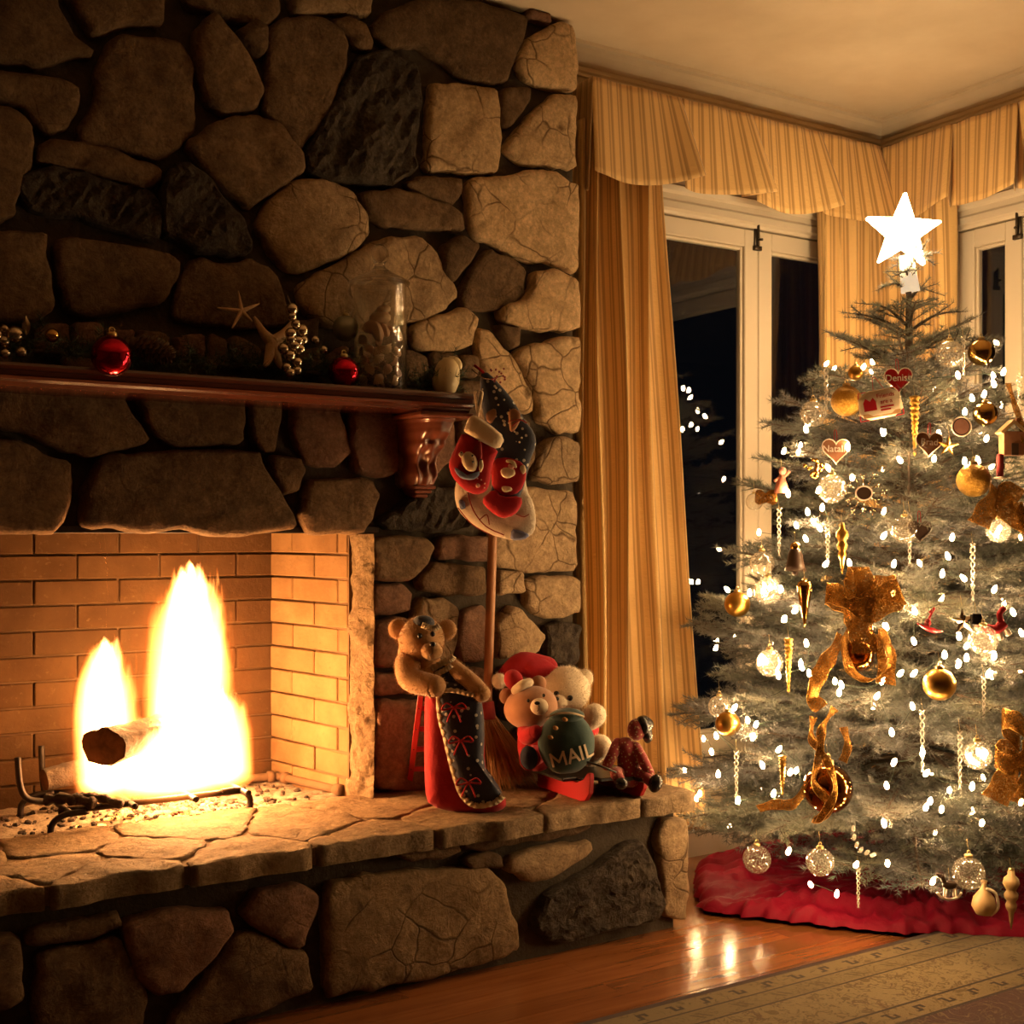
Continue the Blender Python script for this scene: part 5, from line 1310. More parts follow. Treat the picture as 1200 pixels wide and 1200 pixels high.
# --- little doll
dd = 3.50
dl = empty('rag_doll', onZ(742, 922, Z_HEARTH), 'small rag doll in red flowered clothes sitting at the hearth end', 'doll')
mk('torso', limb([atd(733, 876, dd), atd(737, 890, dd), atd(738, 908, dd)], [.030, .034, .036]), M['doll_red'], dl)
mk('head', E(746, 855, dd-.01, 11, 10, 13), M['doll_red'], dl)
mk('hair', join(E(754, 850, dd-.004, 11, 12, 12, wob=.25), E(758, 860, dd, 7, 9, 12, wob=.3)), M['black'], dl)
mk('arm', limb([atd(724, 872, dd), atd(718, 884, dd-.02), atd(711, 897, dd-.02)], [.018, .016, .014]), M['doll_red'], dl)
mk('arm', limb([atd(745, 876, dd-.01), atd(753, 890, dd-.03), atd(761, 906, dd-.04)], [.016, .016, .014]), M['doll_red'], dl)
mk('leg', limb([atd(730, 908, dd), atd(722, 906, dd-.05), atd(726, 914, dd-.09)], [.02, .018, .016]), M['doll_red'], dl)
mk('leg', limb([atd(744, 908, dd), atd(756, 910, dd-.04), atd(763, 917, dd-.06)], [.02, .018, .014]), M['doll_red'], dl)
mk('shoe', E(768, 918, dd-.07, 8, 8, 11, tilt=.3), M['black'], dl); mk('shoe', E(728, 918, dd-.1, 8, 7, 7), M['black'], dl)
# --- hearth broom
br = empty('hearth_broom', onZ(590, 922, Z_HEARTH), 'straw hearth broom with a long reddish handle leaning on the stones', 'broom')
hb = onZ(578, 922, Z_HEARTH); hb.y = 3.06; t0 = Vector((hb.x, 3.1, .60)); top = onY(579, 560, 3.135)
t0 = onY(571, 830, 3.10)
mk('handle', tube([top, top.lerp(t0, .33)+Vector((.001, 0, 0)), top.lerp(t0, .66), t0], [.0125, .014, .0145, .013], 10), M['handle'], br)
mk('binding', tube([t0+UP*.02, t0-UP*.03], [.02, .026], 12), M['dark_red'], br)
V, F = [], []
for i in range(420):
    a = random.uniform(-1, 1); b = random.uniform(-1, 1)
    p0 = t0+Vector((a*.02, b*.014, -.02)); p1 = Vector((t0.x+.05+a*.09+random.uniform(-.015, .015), 3.06+b*.05, Z_HEARTH+random.uniform(.0, .05)))
    mid = p0.lerp(p1, .6)+Vector((random.uniform(-.01, .01), 0, 0))
    v, f = tube([p0, mid, p1], [.0011, .0011, .0006], 3, False); V, F = join((V, F), (v, f)) if i == 0 else (V+v, F+[tuple(q+len(V) for q in x) for x in f])
mk('bristles', (V, F), M['straw'], br, True, kind='stuff')
# ================================================================== christmas tree
TD = 3.95; TC = atd(1065, 625, TD); TX, TY = TC.x, TC.y
PROF = [(2.03, .02), (1.97, .06), (1.905, .13), (1.77, .25), (1.686, .33), (1.55, .385), (1.33, .465), (1.16, .52), (.944, .60), (.75, .68), (.53, .74), (.39, .77), (.26, .74), (.14, .62)]
def rad(z):
    if z >= PROF[0][0]: return 0.0
    for (z1, r1), (z2, r2) in zip(PROF, PROF[1:]):
        if z >= z2: return r2+(r1-r2)*(z-z2)/(z1-z2)
    return PROF[-1][1]
def on_tree(px, py, k=1.0, back=0.0):
    """where the line of sight meets the outside of the tree's crown; at the outline, the nearest point beside it"""
    r = ray(px, py); best = None; bd = 9
    for i in range(240):
        d = 2.9+i*.006; p = CAM+r*d; q = math.hypot(p.x-TX, p.y-TY)-rad(p.z)*k
        if q <= 0: return p+r*back
        if q < bd: bd, best = q, p
    return best

def needle_mat():
    k = NT('fir_needles'); v = k.coord(False)
    n = k.noise(v, 7, 3); rn = k.rand()
    col = k.mix(k.ramp(n, [(.35, 0.), (.65, 1.)]), (.10, .118, .11), (.205, .195, .15))
    col = k.mix(k.math('MULTIPLY', rn, .5), col, (.15, .14, .19))
    d = k.n('BsdfDiffuse', {0: col}); tl = k.n('BsdfTranslucent', {0: k.mix(.5, col, (.28, .27, .12))}); g = k.n('BsdfGlossy', {0: (.6, .6, .6), 'Roughness': .45})
    a = k.n('MixShader', {0: .3, 1: d, 2: tl})
    return k.done(k.n('MixShader', {0: .05, 1: a, 2: g}))
M['needle'] = needle_mat()
tree = empty('christmas_tree', (TX, TY, 0), 'full fir christmas tree with bluish green needles in the room corner', 'tree')
mk('trunk', tube([Vector((TX, TY, z)) for z in (.02, .6, 1.2, 1.7, 2.04)], [.05, .04, .028, .014, .006], 12), M['twig'], tree)
sd = mk('tree_stand', join(lathe([(.2, 0), (.2, .02), (.09, .05), (.075, .15), (.065, .16)], (TX, TY, .002), 20)), M['iron'], tree)
boughs = []
z = .16; layer = 0
rt = random.Random(11)
while z < 1.99:
    r = rad(z); n = 12 if z < .7 else 11 if z < 1.2 else 10 if z < 1.6 else 7 if z < 1.85 else 5
    a0 = rt.random()*6.28
    for i in range(n):
        az = a0+2*math.pi*(i+rt.uniform(-.28, .28))/n
        zt = z+rt.uniform(-.075, .075); L = rad(max(zt, .14))*rt.uniform(.74, 1.08)
        boughs.append((az, zt, max(L, .05)))
    z += .09 if z < 1.3 else .08; layer += 1
tot = 0
for az, zt, L in boughs:
    dirv = Vector((math.cos(az), math.sin(az), 0))
    # stay clear of the walls and the hearth end
    while L > .1 and (TX+dirv.x*L > X_WALL-.05 or TY+dirv.y*L > Y_WIN-.07 or (zt < .62 and TX+dirv.x*L < 2.36 and TY+dirv.y*L > 2.7)): L -= .02
    k = max(0, (zt-.3)/1.7)
    rise = (-.10+.62*k**1.3+rt.uniform(-.14, .14))*L                          # low boughs hang, high ones lift
    root = Vector((TX, TY, zt-rise)); tip = Vector((TX, TY, zt))+dirv*L
    mid = root.lerp(tip, .55)+Vector((0, 0, -.03*L+.02))
    axis = spline([root, mid, tip+Vector((0, 0, .03*L))], 7); n = len(axis)
    side = dirv.cross(UP)
    segs = []; wood = [tube(axis, [.008*(1-i/n)*(.4+L)+.0018 for i in range(n)], 5)]
    s0 = .22 if L > .3 else .1
    segs += [(axis[i], axis[i+1]) for i in range(int(n*s0), n-1)]
    m = max(3, int(L/.045))
    for q in range(m):
        t = s0+(1-s0)*(q+.5)/m; f = t*(n-1); i = min(int(f), n-2); b = axis[i].lerp(axis[i+1], f-i)
        fw = (axis[i+1]-axis[i]).normalized(); tl = (.30*L*(1-t)+.055)*rt.uniform(.75, 1.2)
        for sg in (-1, 1):
            dv = (fw*.75+side*sg*rt.uniform(.6, .95)+UP*rt.uniform(-.4, .35)).normalized(); e = b+dv*tl+UP*(-.02*tl)
            segs.append((b, e)); wood.append(tube([b, e], [.0022, .001], 3, False))
            if tl > .085:
                for w_ in (.45, .75):
                    b2 = b.lerp(e, w_)
                    for s2 in (-1, 1):
                        d2 = (dv*.8+(dv.cross(UP)).normalized()*s2*.75+UP*rt.uniform(-.3, .35)).normalized(); segs.append((b2, b2+d2*tl*rt.uniform(.35, .5)))
    bo = mk('bough', join(*wood), M['twig'], tree)
    V, F = needle_tris(segs, 820, .0215, .0019, .6, .3)
    tot += len(F); mk_np('needles', V, F, M['needle'], bo, kind='stuff')
print('needles', tot, 'boughs', len(boughs))
# ------------------------------------------------------------------ star
def star():
    c = atd(1058, 272, TD-.01); R = .132; r = .055; tl = math.radians(-3)
    k = NT('lit_star_plastic'); v = k.coord(False)
    M['star'] = k.done(k.bsdf(color=(.9, .85, .75), rough=.4, ecol=(1, .70, .36), estr=STAR_STRENGTH, normal=k.bump(k.noise(v, 60, 2), .2, .004)))
    k = NT('star_socket_plastic'); M['socket'] = k.done(k.bsdf(color=(.8, .74, .62), rough=.35, ecol=(1, .8, .55), estr=.55))
    fr = view_frame(c, tl); P = []
    for i in range(10):
        a = math.pi/2+i*math.pi/5; q = R if i % 2 == 0 else r; P.append(Vector((math.cos(a)*q, math.sin(a)*q)))
    Q = []
    for i, p in enumerate(P):       # blunt the points
        a, b = P[i-1], P[(i+1) % 10]
        if i % 2 == 0: Q += [p.lerp(a, .09), p.lerp(b, .09)]
        else: Q.append(p)
    V = [fr @ Vector((q.x, q.y, .008)) for q in Q]+[fr @ Vector((q.x, q.y, -.008)) for q in Q]+[fr @ Vector((q.x*.55, q.y*.55, .028)) for q in Q]+[fr @ Vector((q.x*.55, q.y*.55, -.028)) for q in Q]+[fr @ Vector((0, 0, .032)), fr @ Vector((0, 0, -.032))]
    n = len(Q); F = []
    for j in range(n):
        h = (j+1) % n
        F += [(n+j, n+h, h, j), (j, h, 2*n+h, 2*n+j), (n+h, n+j, 3*n+j, 3*n+h), (2*n+j, 2*n+h, 4*n), (3*n+h, 3*n+j, 4*n+1)]
    st = empty('tree_star', c-UP*.2, 'glowing white five-pointed star on the treetop', 'star')
    mk('star_body', (V, F), M['star'], st, False)
    mk('socket', tube([atd(1062, 300, TD), atd(1067, 342, TD)], [.022, .03], 16), M['socket'], st)
star()
# ------------------------------------------------------------------ fairy lights
B4 = [(910,862),(1068,900),(1110,847),(1025,945),(972,962),(940,1022),(580,1112),(242,1100),(425,1170),(1035,1140),(825,1120),(495,825)]
B5 = [(1075,35),(620,237),(845,240),(268,315),(470,298),(687,350),(828,345),(955,355),(1010,350),(390,382),(490,422),(350,475),(225,490),(365,547),(305,565),(258,620),(330,607),(355,632),(297,675),(620,663),(903,670),(1088,655),(885,748),(662,780),(380,780),(478,775),(862,820),(950,838),(1078,885),(660,900),(150,880),(195,885),(65,900),(748,975),(255,970),(208,1008),(628,1040),(1155,980),(873,1155),(932,1080),(963,1118),(930,1190),(1190,1065),(130,1180)]
B6 = [(435,162),(395,45),(357,77),(715,103),(813,155),(920,203),(998,213),(970,237),(1095,207),(1075,270),(813,268),(765,268),(703,295),(535,295),(558,308),(550,335),(683,347),(445,268),(337,275),(418,245),(808,383),(735,475),(182,388),(228,432),(258,447),(247,492),(118,487),(102,543),(338,535),(125,622),(280,590),(378,615),(195,715),(320,690),(843,547),(857,618),(743,580),(717,662),(1018,665),(870,717),(855,738),(910,745),(1052,793),(708,795),(1190,720),(610,940),(720,935),(450,1010),(542,1043),(372,893),(880,998),(1040,545),(60,690)]
bpx = [(880+x/3.75, 210+y/3.75) for x, y in B4]+[(860+x/3.5294, 440+y/3.5294) for x, y in B5]+[(800+x/3, 700+y/3) for x, y in B6]
bpos = [on_tree(x, y, 1.015) for x, y in bpx]
for i in range(64):     # the strings go on around the sides
    zz = .2+1.55*rt.random()**1.25; a = rt.uniform(-1.15, 2.6); q = rad(zz)*rt.uniform(.8, 1.0)
    p = Vector((TX+math.cos(a)*q, TY+math.sin(a)*q, zz))
    if p.x < X_WALL-.06 and p.y < Y_WIN-.08: bpos.append(p)
for i in range(30):     # and deeper in, next to the trunk
    zz = .25+1.4*rt.random(); a = rt.uniform(0, 6.28); q = rad(zz)*rt.uniform(.4, .7); p = Vector((TX+math.cos(a)*q, TY+math.sin(a)*q, zz))
    if p.x < X_WALL-.06 and p.y < Y_WIN-.08: bpos.append(p)
strg = empty('fairy_lights', (TX, TY, .15), 'string of small warm white fairy lights wound around the fir tree', 'fairy lights')
k = NT('lit_bulb'); M['bulb'] = k.done(k.n('Emission', {0: (1.0, .62, .28), 1: BULB_STRENGTH}))
M['cord'] = simple('green_wire', (.015, .03, .018), rough=.6)
v, f = lathe([(.0001, .0125), (.003, .010), (.0056, .0035), (.006, -.003), (.0042, -.0085), (.0001, -.0105)], (0, 0, 0), 8)
bm_ = bpy.data.meshes.new('bulb'); bm_.from_pydata([tuple(p) for p in v], [], f); bm_.materials.append(M['bulb']); bm_.polygons.foreach_set('use_smooth', [True]*len(bm_.polygons)); bm_.update()
for p in bpos: share('bulb', bm_, p, strg, (rt.uniform(-.6, .6), rt.uniform(-.6, .6), 0))
order = sorted(bpos, key=lambda p: -(round(p.z/.13)*10+math.atan2(p.y-TY, p.x-TX)*(1 if round(p.z/.13) % 2 else -1)))
cv = []
for a, b in zip(order, order[1:]):
    if (a-b).length > .45: continue
    c = Vector((TX, TY, (a.z+b.z)/2)); m = a.lerp(b, .5); m = m.lerp(c, .10)-UP*.02
    cv.append(tube(spline([a.lerp(c, .02), m, b.lerp(c, .02)], 5), .0009, 4, False))
for q in cv: mk('wire', q, M['cord'], strg)
# ------------------------------------------------------------------ tree skirt
def skirt():
    k = NT('red_satin_skirt'); v = k.coord(False)
    M['skirt'] = k.done(k.bsdf(color=k.mix(k.ramp(k.noise(v, 5, 3), [(.3, 0.), (.7, 1.)]), (.16, .002, .014), (.23, .004, .02)), rough=.6, spec=.15, normal=k.bump(k.noise(v, 26, 5, .6, .8), .35, .012)))
    out = [(813,1046),(822,1072),(860,1078),(905,1083),(950,1088),(990,1093),(1030,1097),(1060,1100),(1100,1098),(1140,1101),(1200,1104),(1260,1095),(1330,1060),(1340,1010),(1250,985),(1100,975),(950,985),(850,1000),(817,1022)]
    P = [onZ(x, y, 0) for x, y in out]; P = [Vector((min(p.x, X_WALL-.08), min(p.y, Y_WIN-.09))) for p in P]
    P = resample(P, .012); n = len(P); c = Vector((TX, TY)); V = []; nr = 60
    for j in range(nr+1):
        t = j/nr
        for i, q in enumerate(P):
            p = c.lerp(q, .16+.84*t); w = Vector((p.x*9, p.y*9, 0))
            ang = math.atan2(p.y-TY, p.x-TX); rr = (p-c).length
            fold = abs(noise.noise(Vector((ang*5.5, rr*2.2, 3))))*.05+abs(noise.noise(Vector((ang*13, rr*5, 8))))*.03
            crum = abs(noise.noise(Vector((p.x*16, p.y*16, 0))))*.022+abs(noise.noise(Vector((p.x*38, p.y*38, 5))))*.008
            h = .008+.03*(1-t)+(fold+crum)*(.35+.65*t)
            roll = math.exp(-((t-.74)/.07)**2)*.06*max(0, noise.noise(Vector((ang*1.6, 4, 0)))+.35)
            h += roll
            if t > .93: h *= max(0, (1-t)/.07)**.5
            e = .03*noise.noise(Vector((i*.35, 9, 0)))*max(0, t-.85)/.15
            pp = p+(p-c).normalized()*e
            V.append(Vector((pp.x, pp.y, .0135+h+.005*abs(noise.noise(Vector((i*.9, j*.2, 1)))))))
    F = [(j*n+i, j*n+(i+1) % n, (j+1)*n+(i+1) % n, (j+1)*n+i) for j in range(nr) for i in range(n)]
    return mk('tree_skirt', (V, F), M['skirt'], None, True, 'crumpled red cloth tree skirt spread on the floor under the tree', 'tree skirt')
skirt()
# ================================================================== ornaments hanging on the tree
def clear_mat(name, tint=(.9, .84, .74), sp=.42, body=.07):
    k = NT(name); v = k.coord()
    n = k.n('TexVoronoi', {'Vector': v, 'Scale': 210.0}).outputs[0]
    speck = k.math('LESS_THAN', n, .30)
    fac = k.math('MULTIPLY_ADD', speck, sp, body)
    dif = k.n('MixShader', {0: .5, 1: k.n('BsdfDiffuse', {0: tint}), 2: k.n('BsdfTranslucent', {0: tint})})
    a = k.n('MixShader', {0: fac, 1: k.n('BsdfTransparent', {0: (.96, .94, .9)}), 2: dif})
    bf = k.t.nodes.new('ShaderNodeNewGeometry').outputs['Backfacing']
    fr = k.math('ADD', k.n('Fresnel', {'IOR': k.math('MULTIPLY_ADD', bf, 1/1.6-1.6, 1.6)}).outputs[0], .06)
    return k.done(k.n('MixShader', {0: fr, 1: a, 2: k.n('BsdfGlossy', {0: (1, .95, .88), 'Roughness': .08})}))
M['clear'] = clear_mat('seeded_clear_glass'); M['crystal'] = clear_mat('crystal_icicle', (.95, .88, .76), .3, .35)
M['amber'] = simple('amber_mirror_glass', (.30, .11, .025), rough=.1, metal=1.0)
M['ginger'] = simple('gingerbread', (.22, .085, .035), (.28, .11, .045), .8, scale=40, bump=.3, bscale=120)
M['red_glaze'] = simple('red_glaze', (.36, .015, .02), rough=.25)
M['icing'] = simple('white_icing', (.75, .6, .48), rough=.6)
M['tan_wood'] = simple('tan_wood_ornament', (.40, .25, .10), (.48, .31, .14), .45, scale=20)
M['coral'] = simple('coral_cloth', (.55, .2, .13), rough=.85)
M['photo'] = simple('pink_photo_print', (.62, .33, .24), (.45, .2, .14), .35, scale=30)
M['dark_brown'] = simple('dark_brown_ornament', (.05, .025, .014), rough=.4)
def ribbon_mat():
    k = NT('sheer_gold_ribbon'); v = k.coord()
    col = k.mix(k.ramp(k.noise(v, 60, 4), [(.35, 0.), (.65, 1.)]), (.2, .085, .016), (.38, .19, .045))
    g = k.n('BsdfGlossy', {0: col, 'Roughness': .35}); d = k.n('MixShader', {0: .45, 1: k.n('BsdfDiffuse', {0: col}), 2: k.n('BsdfTranslucent', {0: col})})
    a = k.n('MixShader', {0: .45, 1: d, 2: g})
    tr_ = k.math('MULTIPLY', k.math('GREATER_THAN', k.noise(v, 300, 1), .5), .55)
    return k.done(k.n('MixShader', {0: tr_, 1: a, 2: k.n('BsdfTransparent', {0: (1, .9, .7)})}))
M['ribbon'] = ribbon_mat()
def dist(p): return (Vector(p)-CAM).dot(FWD)
def at(px, py, k=1.035): return on_tree(px, py, k)
def hang(o, p, up=.03):
    mk('thread', tube([Vector(p), Vector(p)+UP*up+FWD*.012], .0006, 4), M['cap'], o)
def tball(name, px, py, r, m, label, k=1.035, group='round baubles on the tree'):
    p = at(px, py, k); R = r*dist(p)/FPX
    o = ball(name, p, R, m, label, 'bauble', group); hang(o, p+UP*R*1.3); return o
for px, py, r, lab in (
    (1113, 415, 16, 'clear seeded glass bauble between the red heart and the upper shiny gold bauble'),
    (953, 485, 15.5, 'clear seeded glass bauble beside the gold glitter bauble'),
    (975, 573, 17, 'clear seeded glass bauble touching the snowflake photo frame'),
    (1060, 621, 16, 'clear glass bauble half hidden behind the dark heart'),
    (1170, 622, 14, 'clear glass bauble under the gold ribbon tails below the glitter ball'),
    (893, 660, 14.5, 'clear glass bauble at the tree edge above a matte gold bauble'),
    (900, 692, 16, 'clear glass bauble with two lights behind it, next to the gold cone'),
    (884, 588, 10, 'small clear bauble under the tiny gold bow at the tree edge'),
    (902, 777, 16, 'clear seeded bauble beside the upper gold beaded icicle'),
    (1152, 750, 17.5, 'clear seeded bauble below the toy soldier'),
    (843, 828, 13, 'clear bauble behind the gold bauble near the curtain'),
    (1145, 885, 17, 'clear smooth bauble beside a crystal icicle and the lower gold ribbon'),
    (887, 1007, 16.5, 'clear seeded bauble hanging low over the red skirt, nearer the hearth'),
    (961, 1010, 16.5, 'clear seeded bauble hanging low over the red skirt, farther from the hearth'),
    (1135, 1023, 19, 'clear bauble hanging low behind the tan pouch'),
    (950, 765, 1, None)):
    if lab: tball('glass_bauble', px, py, r, M['clear'], lab)
for px, py, r, m, lab in (
    (992, 470, 18, 'gold_glitter', 'gold glitter bauble beside the embroidered pillow'),
    (1150, 413, 15.5, 'gold_shiny', 'shiny gold bauble near the treetop beside a clear bauble'),
    (1155, 485, 14, 'gold_shiny', 'shiny gold bauble just above the round baby photo'),
    (1141, 563, 19.5, 'gold_glitter', 'large gold glitter bauble above the gold ribbon tails'),
    (864, 708, 15, 'gold_satin', 'matte gold bauble at the tree edge beside the dark window'),
    (1101, 802, 19, 'gold_satin', 'large satin gold bauble alone in the middle of the tree'),
    (853, 848, 14.5, 'gold_satin', 'satin gold bauble low at the tree edge near the curtain'),
    (1006, 768, 19, 'amber', 'dark amber bauble hanging inside the big gold bow'),
    (970, 924, 29, 'amber', 'very large dark amber bauble wrapped in curling gold ribbon'),
    (1003, 437, 9, 'gold_satin', 'small gold bauble under the highest side branch'),
    (822, 712, 1, None, None)):
    if lab: tball('gold_bauble', px, py, r, M[m], lab)
# twisted icicles
def icicle(px, y0, y1, w, m, lab, k=1.04, bead=False, group='hanging icicles'):
    p = at(px, (y0+y1)/2, k); d = dist(p); s = d/FPX; a = Vector(p)+UP*((y1-y0)/2*s); L = (y1-y0)*s
    if bead:
        vf = lathe([(.0001, 0)]+[(w*s*(1-.75*t)*(.55+.45*abs(math.sin(t*38))), -t*L) for t in np.linspace(.02, .98, 40)]+[(.0001, -L)], a, 10)
        o = mk('icicle', vf, M[m], None, True, lab, 'icicle', group)
    else:
        n = 40; st = []
        for ph in (0, math.pi): st.append(tube([a-UP*(L*i/n)+(RIGHT*math.cos(i*.62+ph)+FWD*math.sin(i*.62+ph))*w*s*.85*(1-.6*i/n) for i in range(n+1)], [w*s*.34*(1-.55*i/n) for i in range(n+1)], 6))
        o = mk('icicle', join(*st), M[m], None, True, lab, 'icicle', group)
    hang(o, a); return o
for px, y0, y1, w, lab in (
    (968, 428, 486, 3, 'clear twisted icicle between the gold glitter bauble and a clear bauble'),
    (913, 596, 652, 3, 'clear twisted icicle above the clear baubles near the window mullion'),
    (970, 618, 664, 3, 'clear twisted icicle next to the dark bell'),
    (1066, 600, 661, 3.2, 'clear twisted icicle hanging in front of the dark heart'),
    (1140, 637, 704, 3.2, 'clear twisted icicle above the white star ornament'),
    (1153, 793, 845, 2.8, 'clear twisted icicle between the satin gold bauble and the lower gold ribbon'),
    (1081, 832, 905, 3.2, 'clear twisted icicle below the satin gold bauble with a light at its end'),
    (1125, 857, 925, 3.2, 'clear twisted icicle touching the clear smooth bauble'),
    (863, 880, 940, 3, 'clear twisted icicle under the satin gold bauble near the curtain'),
    (1129, 395, 440, 2.6, 'clear twisted icicle between the clear and shiny gold baubles near the top'),
    (1006, 1018, 1064, 2.6, 'clear twisted icicle dangling over the red skirt'),
    (1195, 440, 492, 3.2, 'clear twisted icicle in front of the far window frame')):
    icicle(px, y0, y1, w, 'crystal', lab)
for px, y0, y1, w, lab in (
    (1072, 463, 535, 7, 'gold beaded icicle between the embroidered pillow and the lower gingerbread heart'),
    (924, 747, 812, 6, 'gold beaded icicle beside a clear seeded bauble'),
    (917, 885, 932, 5.5, 'gold beaded icicle beside the very large amber bauble')):
    icicle(px, y0, y1, w, 'gold_glitter', lab, bead=True, group='gold icicles')
# turned finials
def finial(px, y0, y1, w, m, lab, prof):
    p = at(px, (y0+y1)/2, 1.04); s = dist(p)/FPX; L = (y1-y0)*s; a = Vector(p)+UP*(L/2)
    o = mk('finial', lathe([(max(r*w*s, .0001), -t*L) for t, r in prof], a, 16), M[m], None, True, lab, 'ornament')
    mk('cap', lathe([(w*s*.35, 0), (w*s*.35, .006), (.0001, .007)], a, 10), M['cap'], o); hang(o, a); return o
FP = [(0, .4), (.08, .45), (.14, .9), (.22, 1), (.30, .7), (.34, .55), (.40, .85), (.46, .8), (.52, .5), (.58, .7), (.64, .6), (.70, .35), (.85, .22), (1, .01)]
finial(987, 615, 674, 7.5, 'gold_satin', 'gold turned finial above the big gold bow', FP)
finial(1185, 1020, 1090, 9.5, 'tan_wood', 'tan turned wooden finial hanging low at the skirt', FP)
finial(943, 680, 738, 9, 'gold_shiny', 'smooth gold cone ornament beside the big gold bow', [(0, .5), (.05, .9), (.12, 1), (.3, .85), (.6, .5), (.85, .2), (1, .01)])
# hearts
def heart_pts(s):
    P = []
    for i in range(28):
        t = 2*math.pi*i/28; P.append(Vector((16*math.sin(t)**3, 13*math.cos(t)-5*math.cos(2*t)-2*math.cos(3*t)-math.cos(4*t)))*s/32)
    return P
def heart(px, py, size, m, text, lab, tilt=0.0, edge='icing'):
    p = at(px, py, 1.05); s = dist(p)/FPX; fr = view_frame(p, tilt); P = heart_pts(size*s)
    o = mk('heart_ornament', prism(P, fr, .007, .0015), M[m], None, False, lab, 'ornament', 'heart ornaments')
    mk('rim', tube([fr @ Vector((q.x, q.y, .007)) for q in P], .0016, 6, closed=True), M[edge], o)
    if text:
        tv, tf = text_vf(text, size*s*.34, .0005); mk('lettering', ([fr @ Vector((q.x, q.y+size*s*.02, .0085+q.z)) for q in tv], tf), M['icing'], o, False)
    mk('loop', tube(spline([fr @ Vector((-.004, size*s*.3, .003)), fr @ Vector((-.003, size*s*.3+.03, .0)), fr @ Vector((.003, size*s*.3+.03, 0)), fr @ Vector((.004, size*s*.3, .003))], 5), .0009, 5), M['red_felt'], o)
    return o
heart(1052, 444, 33, 'red_glaze', 'Denise', 'glossy red heart with white rim and a name, above the embroidered pillow', .05)
heart(979, 527, 33, 'ginger', 'Natalie', 'gingerbread heart with white icing and a name above the snowflake frame')
heart(1088, 519, 32, 'ginger', 'Brad', 'gingerbread heart hung on red ribbon beside the gold beaded icicle', -.05)
heart(1077, 621, 27, 'dark_brown', None, 'plain dark heart overlapping a clear bauble', 0, 'dark_brown')
# embroidered pillow
p = at(1031, 474, 1.07); s = dist(p)/FPX; fr = view_frame(p, .17)
P = [Vector((x*s, y*s)) for x, y in ((-26, -17), (-24, 17), (25, 18), (27, -16))]
pw = mk('pillow_ornament', pillow(P, fr, .018, .006, 6, .3), M['lace'], None, True, 'little embroidered pillow with red lettering and a red house', 'ornament')
mk('piping', tube([fr @ Vector((q.x*.97, q.y*.97, 0)) for q in resample(P, .008)], .0016, 6, closed=True), M['red_felt'], pw)
tv, tf = text_vf('Friends\nare a', 7.2*s, .0004); mk('lettering', ([fr @ Vector((q.x+7*s, q.y+6*s, .0094+q.z)) for q in tv], tf), M['red_glaze'], pw, False)
for yy, ww in ((-3.5, 16), (-7, 12)): mk('stitching', xf(box(-1*s, (-1+ww)*s, (yy-.9)*s, (yy+.9)*s, .0088, .0098), fr), M['red_glaze'], pw, False)
mk('house_patch', prism([Vector((x*s, y*s)) for x, y in ((-20, -6), (-20, 4), (-17, 9), (-12, 5), (-8, 9), (-5, 4), (-5, -6))], fr @ Matrix.Translation((0, 0, .0075)), .0018), M['red_glaze'], pw, False)
mk('fringe_patch', xf(box(-22*s, 22*s, -14*s, -9*s, .0055, .0082), fr), M['straw'], pw, False)
mk('loop', tube(spline([fr @ Vector((-5*s, 17*s, 0)), fr @ Vector((-1*s, 34*s, -.01)), fr @ Vector((8*s, 17*s, 0))], 6), .0009, 5), M['red_felt'], pw)
# round photo and snowflake frame
def photo_disc(px, py, rx, ry, m, lab, nm, spokes=0):
    p = at(px, py, 1.05); s = dist(p)/FPX; fr = view_frame(p)
    C = [Vector((math.cos(t)*rx*s, math.sin(t)*ry*s)) for t in np.linspace(0, 2*math.pi, 25)[:-1]]
    o = mk(nm, prism(C, fr, .005), M['dark_brown'], None, False, lab, 'ornament')
    mk('photo', prism([q*.82 for q in C], fr @ Matrix.Translation((0, 0, .0045)), .0012), M[m], o, False)
    mk('frame', tube([fr @ Vector((q.x, q.y, .004)) for q in C], .0024, 8, closed=True), M['icing'], o)
    for i in range(spokes):
        a = 2*math.pi*i/spokes; dv = Vector((math.cos(a), math.sin(a))); l = 1.0 if i % 2 else 1.25
        e0 = dv*rx*s*1.05; e1 = dv*22*s*l
        br_ = [tube([fr @ Vector((e0.x, e0.y, 0)), fr @ Vector((e1.x, e1.y, 0))], .0013, 5)]
        for w_ in (.55, .8):
            b = e0.lerp(e1, w_)
            for sg in (-1, 1):
                e = b+Vector((math.cos(a+sg*.8), math.sin(a+sg*.8)))*5*s; br_.append(tube([fr @ Vector((b.x, b.y, 0)), fr @ Vector((e.x, e.y, 0))], .0010, 4))
        mk('spoke', join(*br_), M['silver'], o)
    hang(o, fr @ Vector((0, ry*s, 0))); return o
photo_disc(1126, 500, 11, 11, 'photo', 'round framed photo disc of a pink face under the shiny gold bauble', 'photo_ornament')
photo_disc(1012, 578, 9.5, 8, 'dark_brown', 'champagne snowflake ornament with a dark oval picture', 'snowflake_ornament', 12)
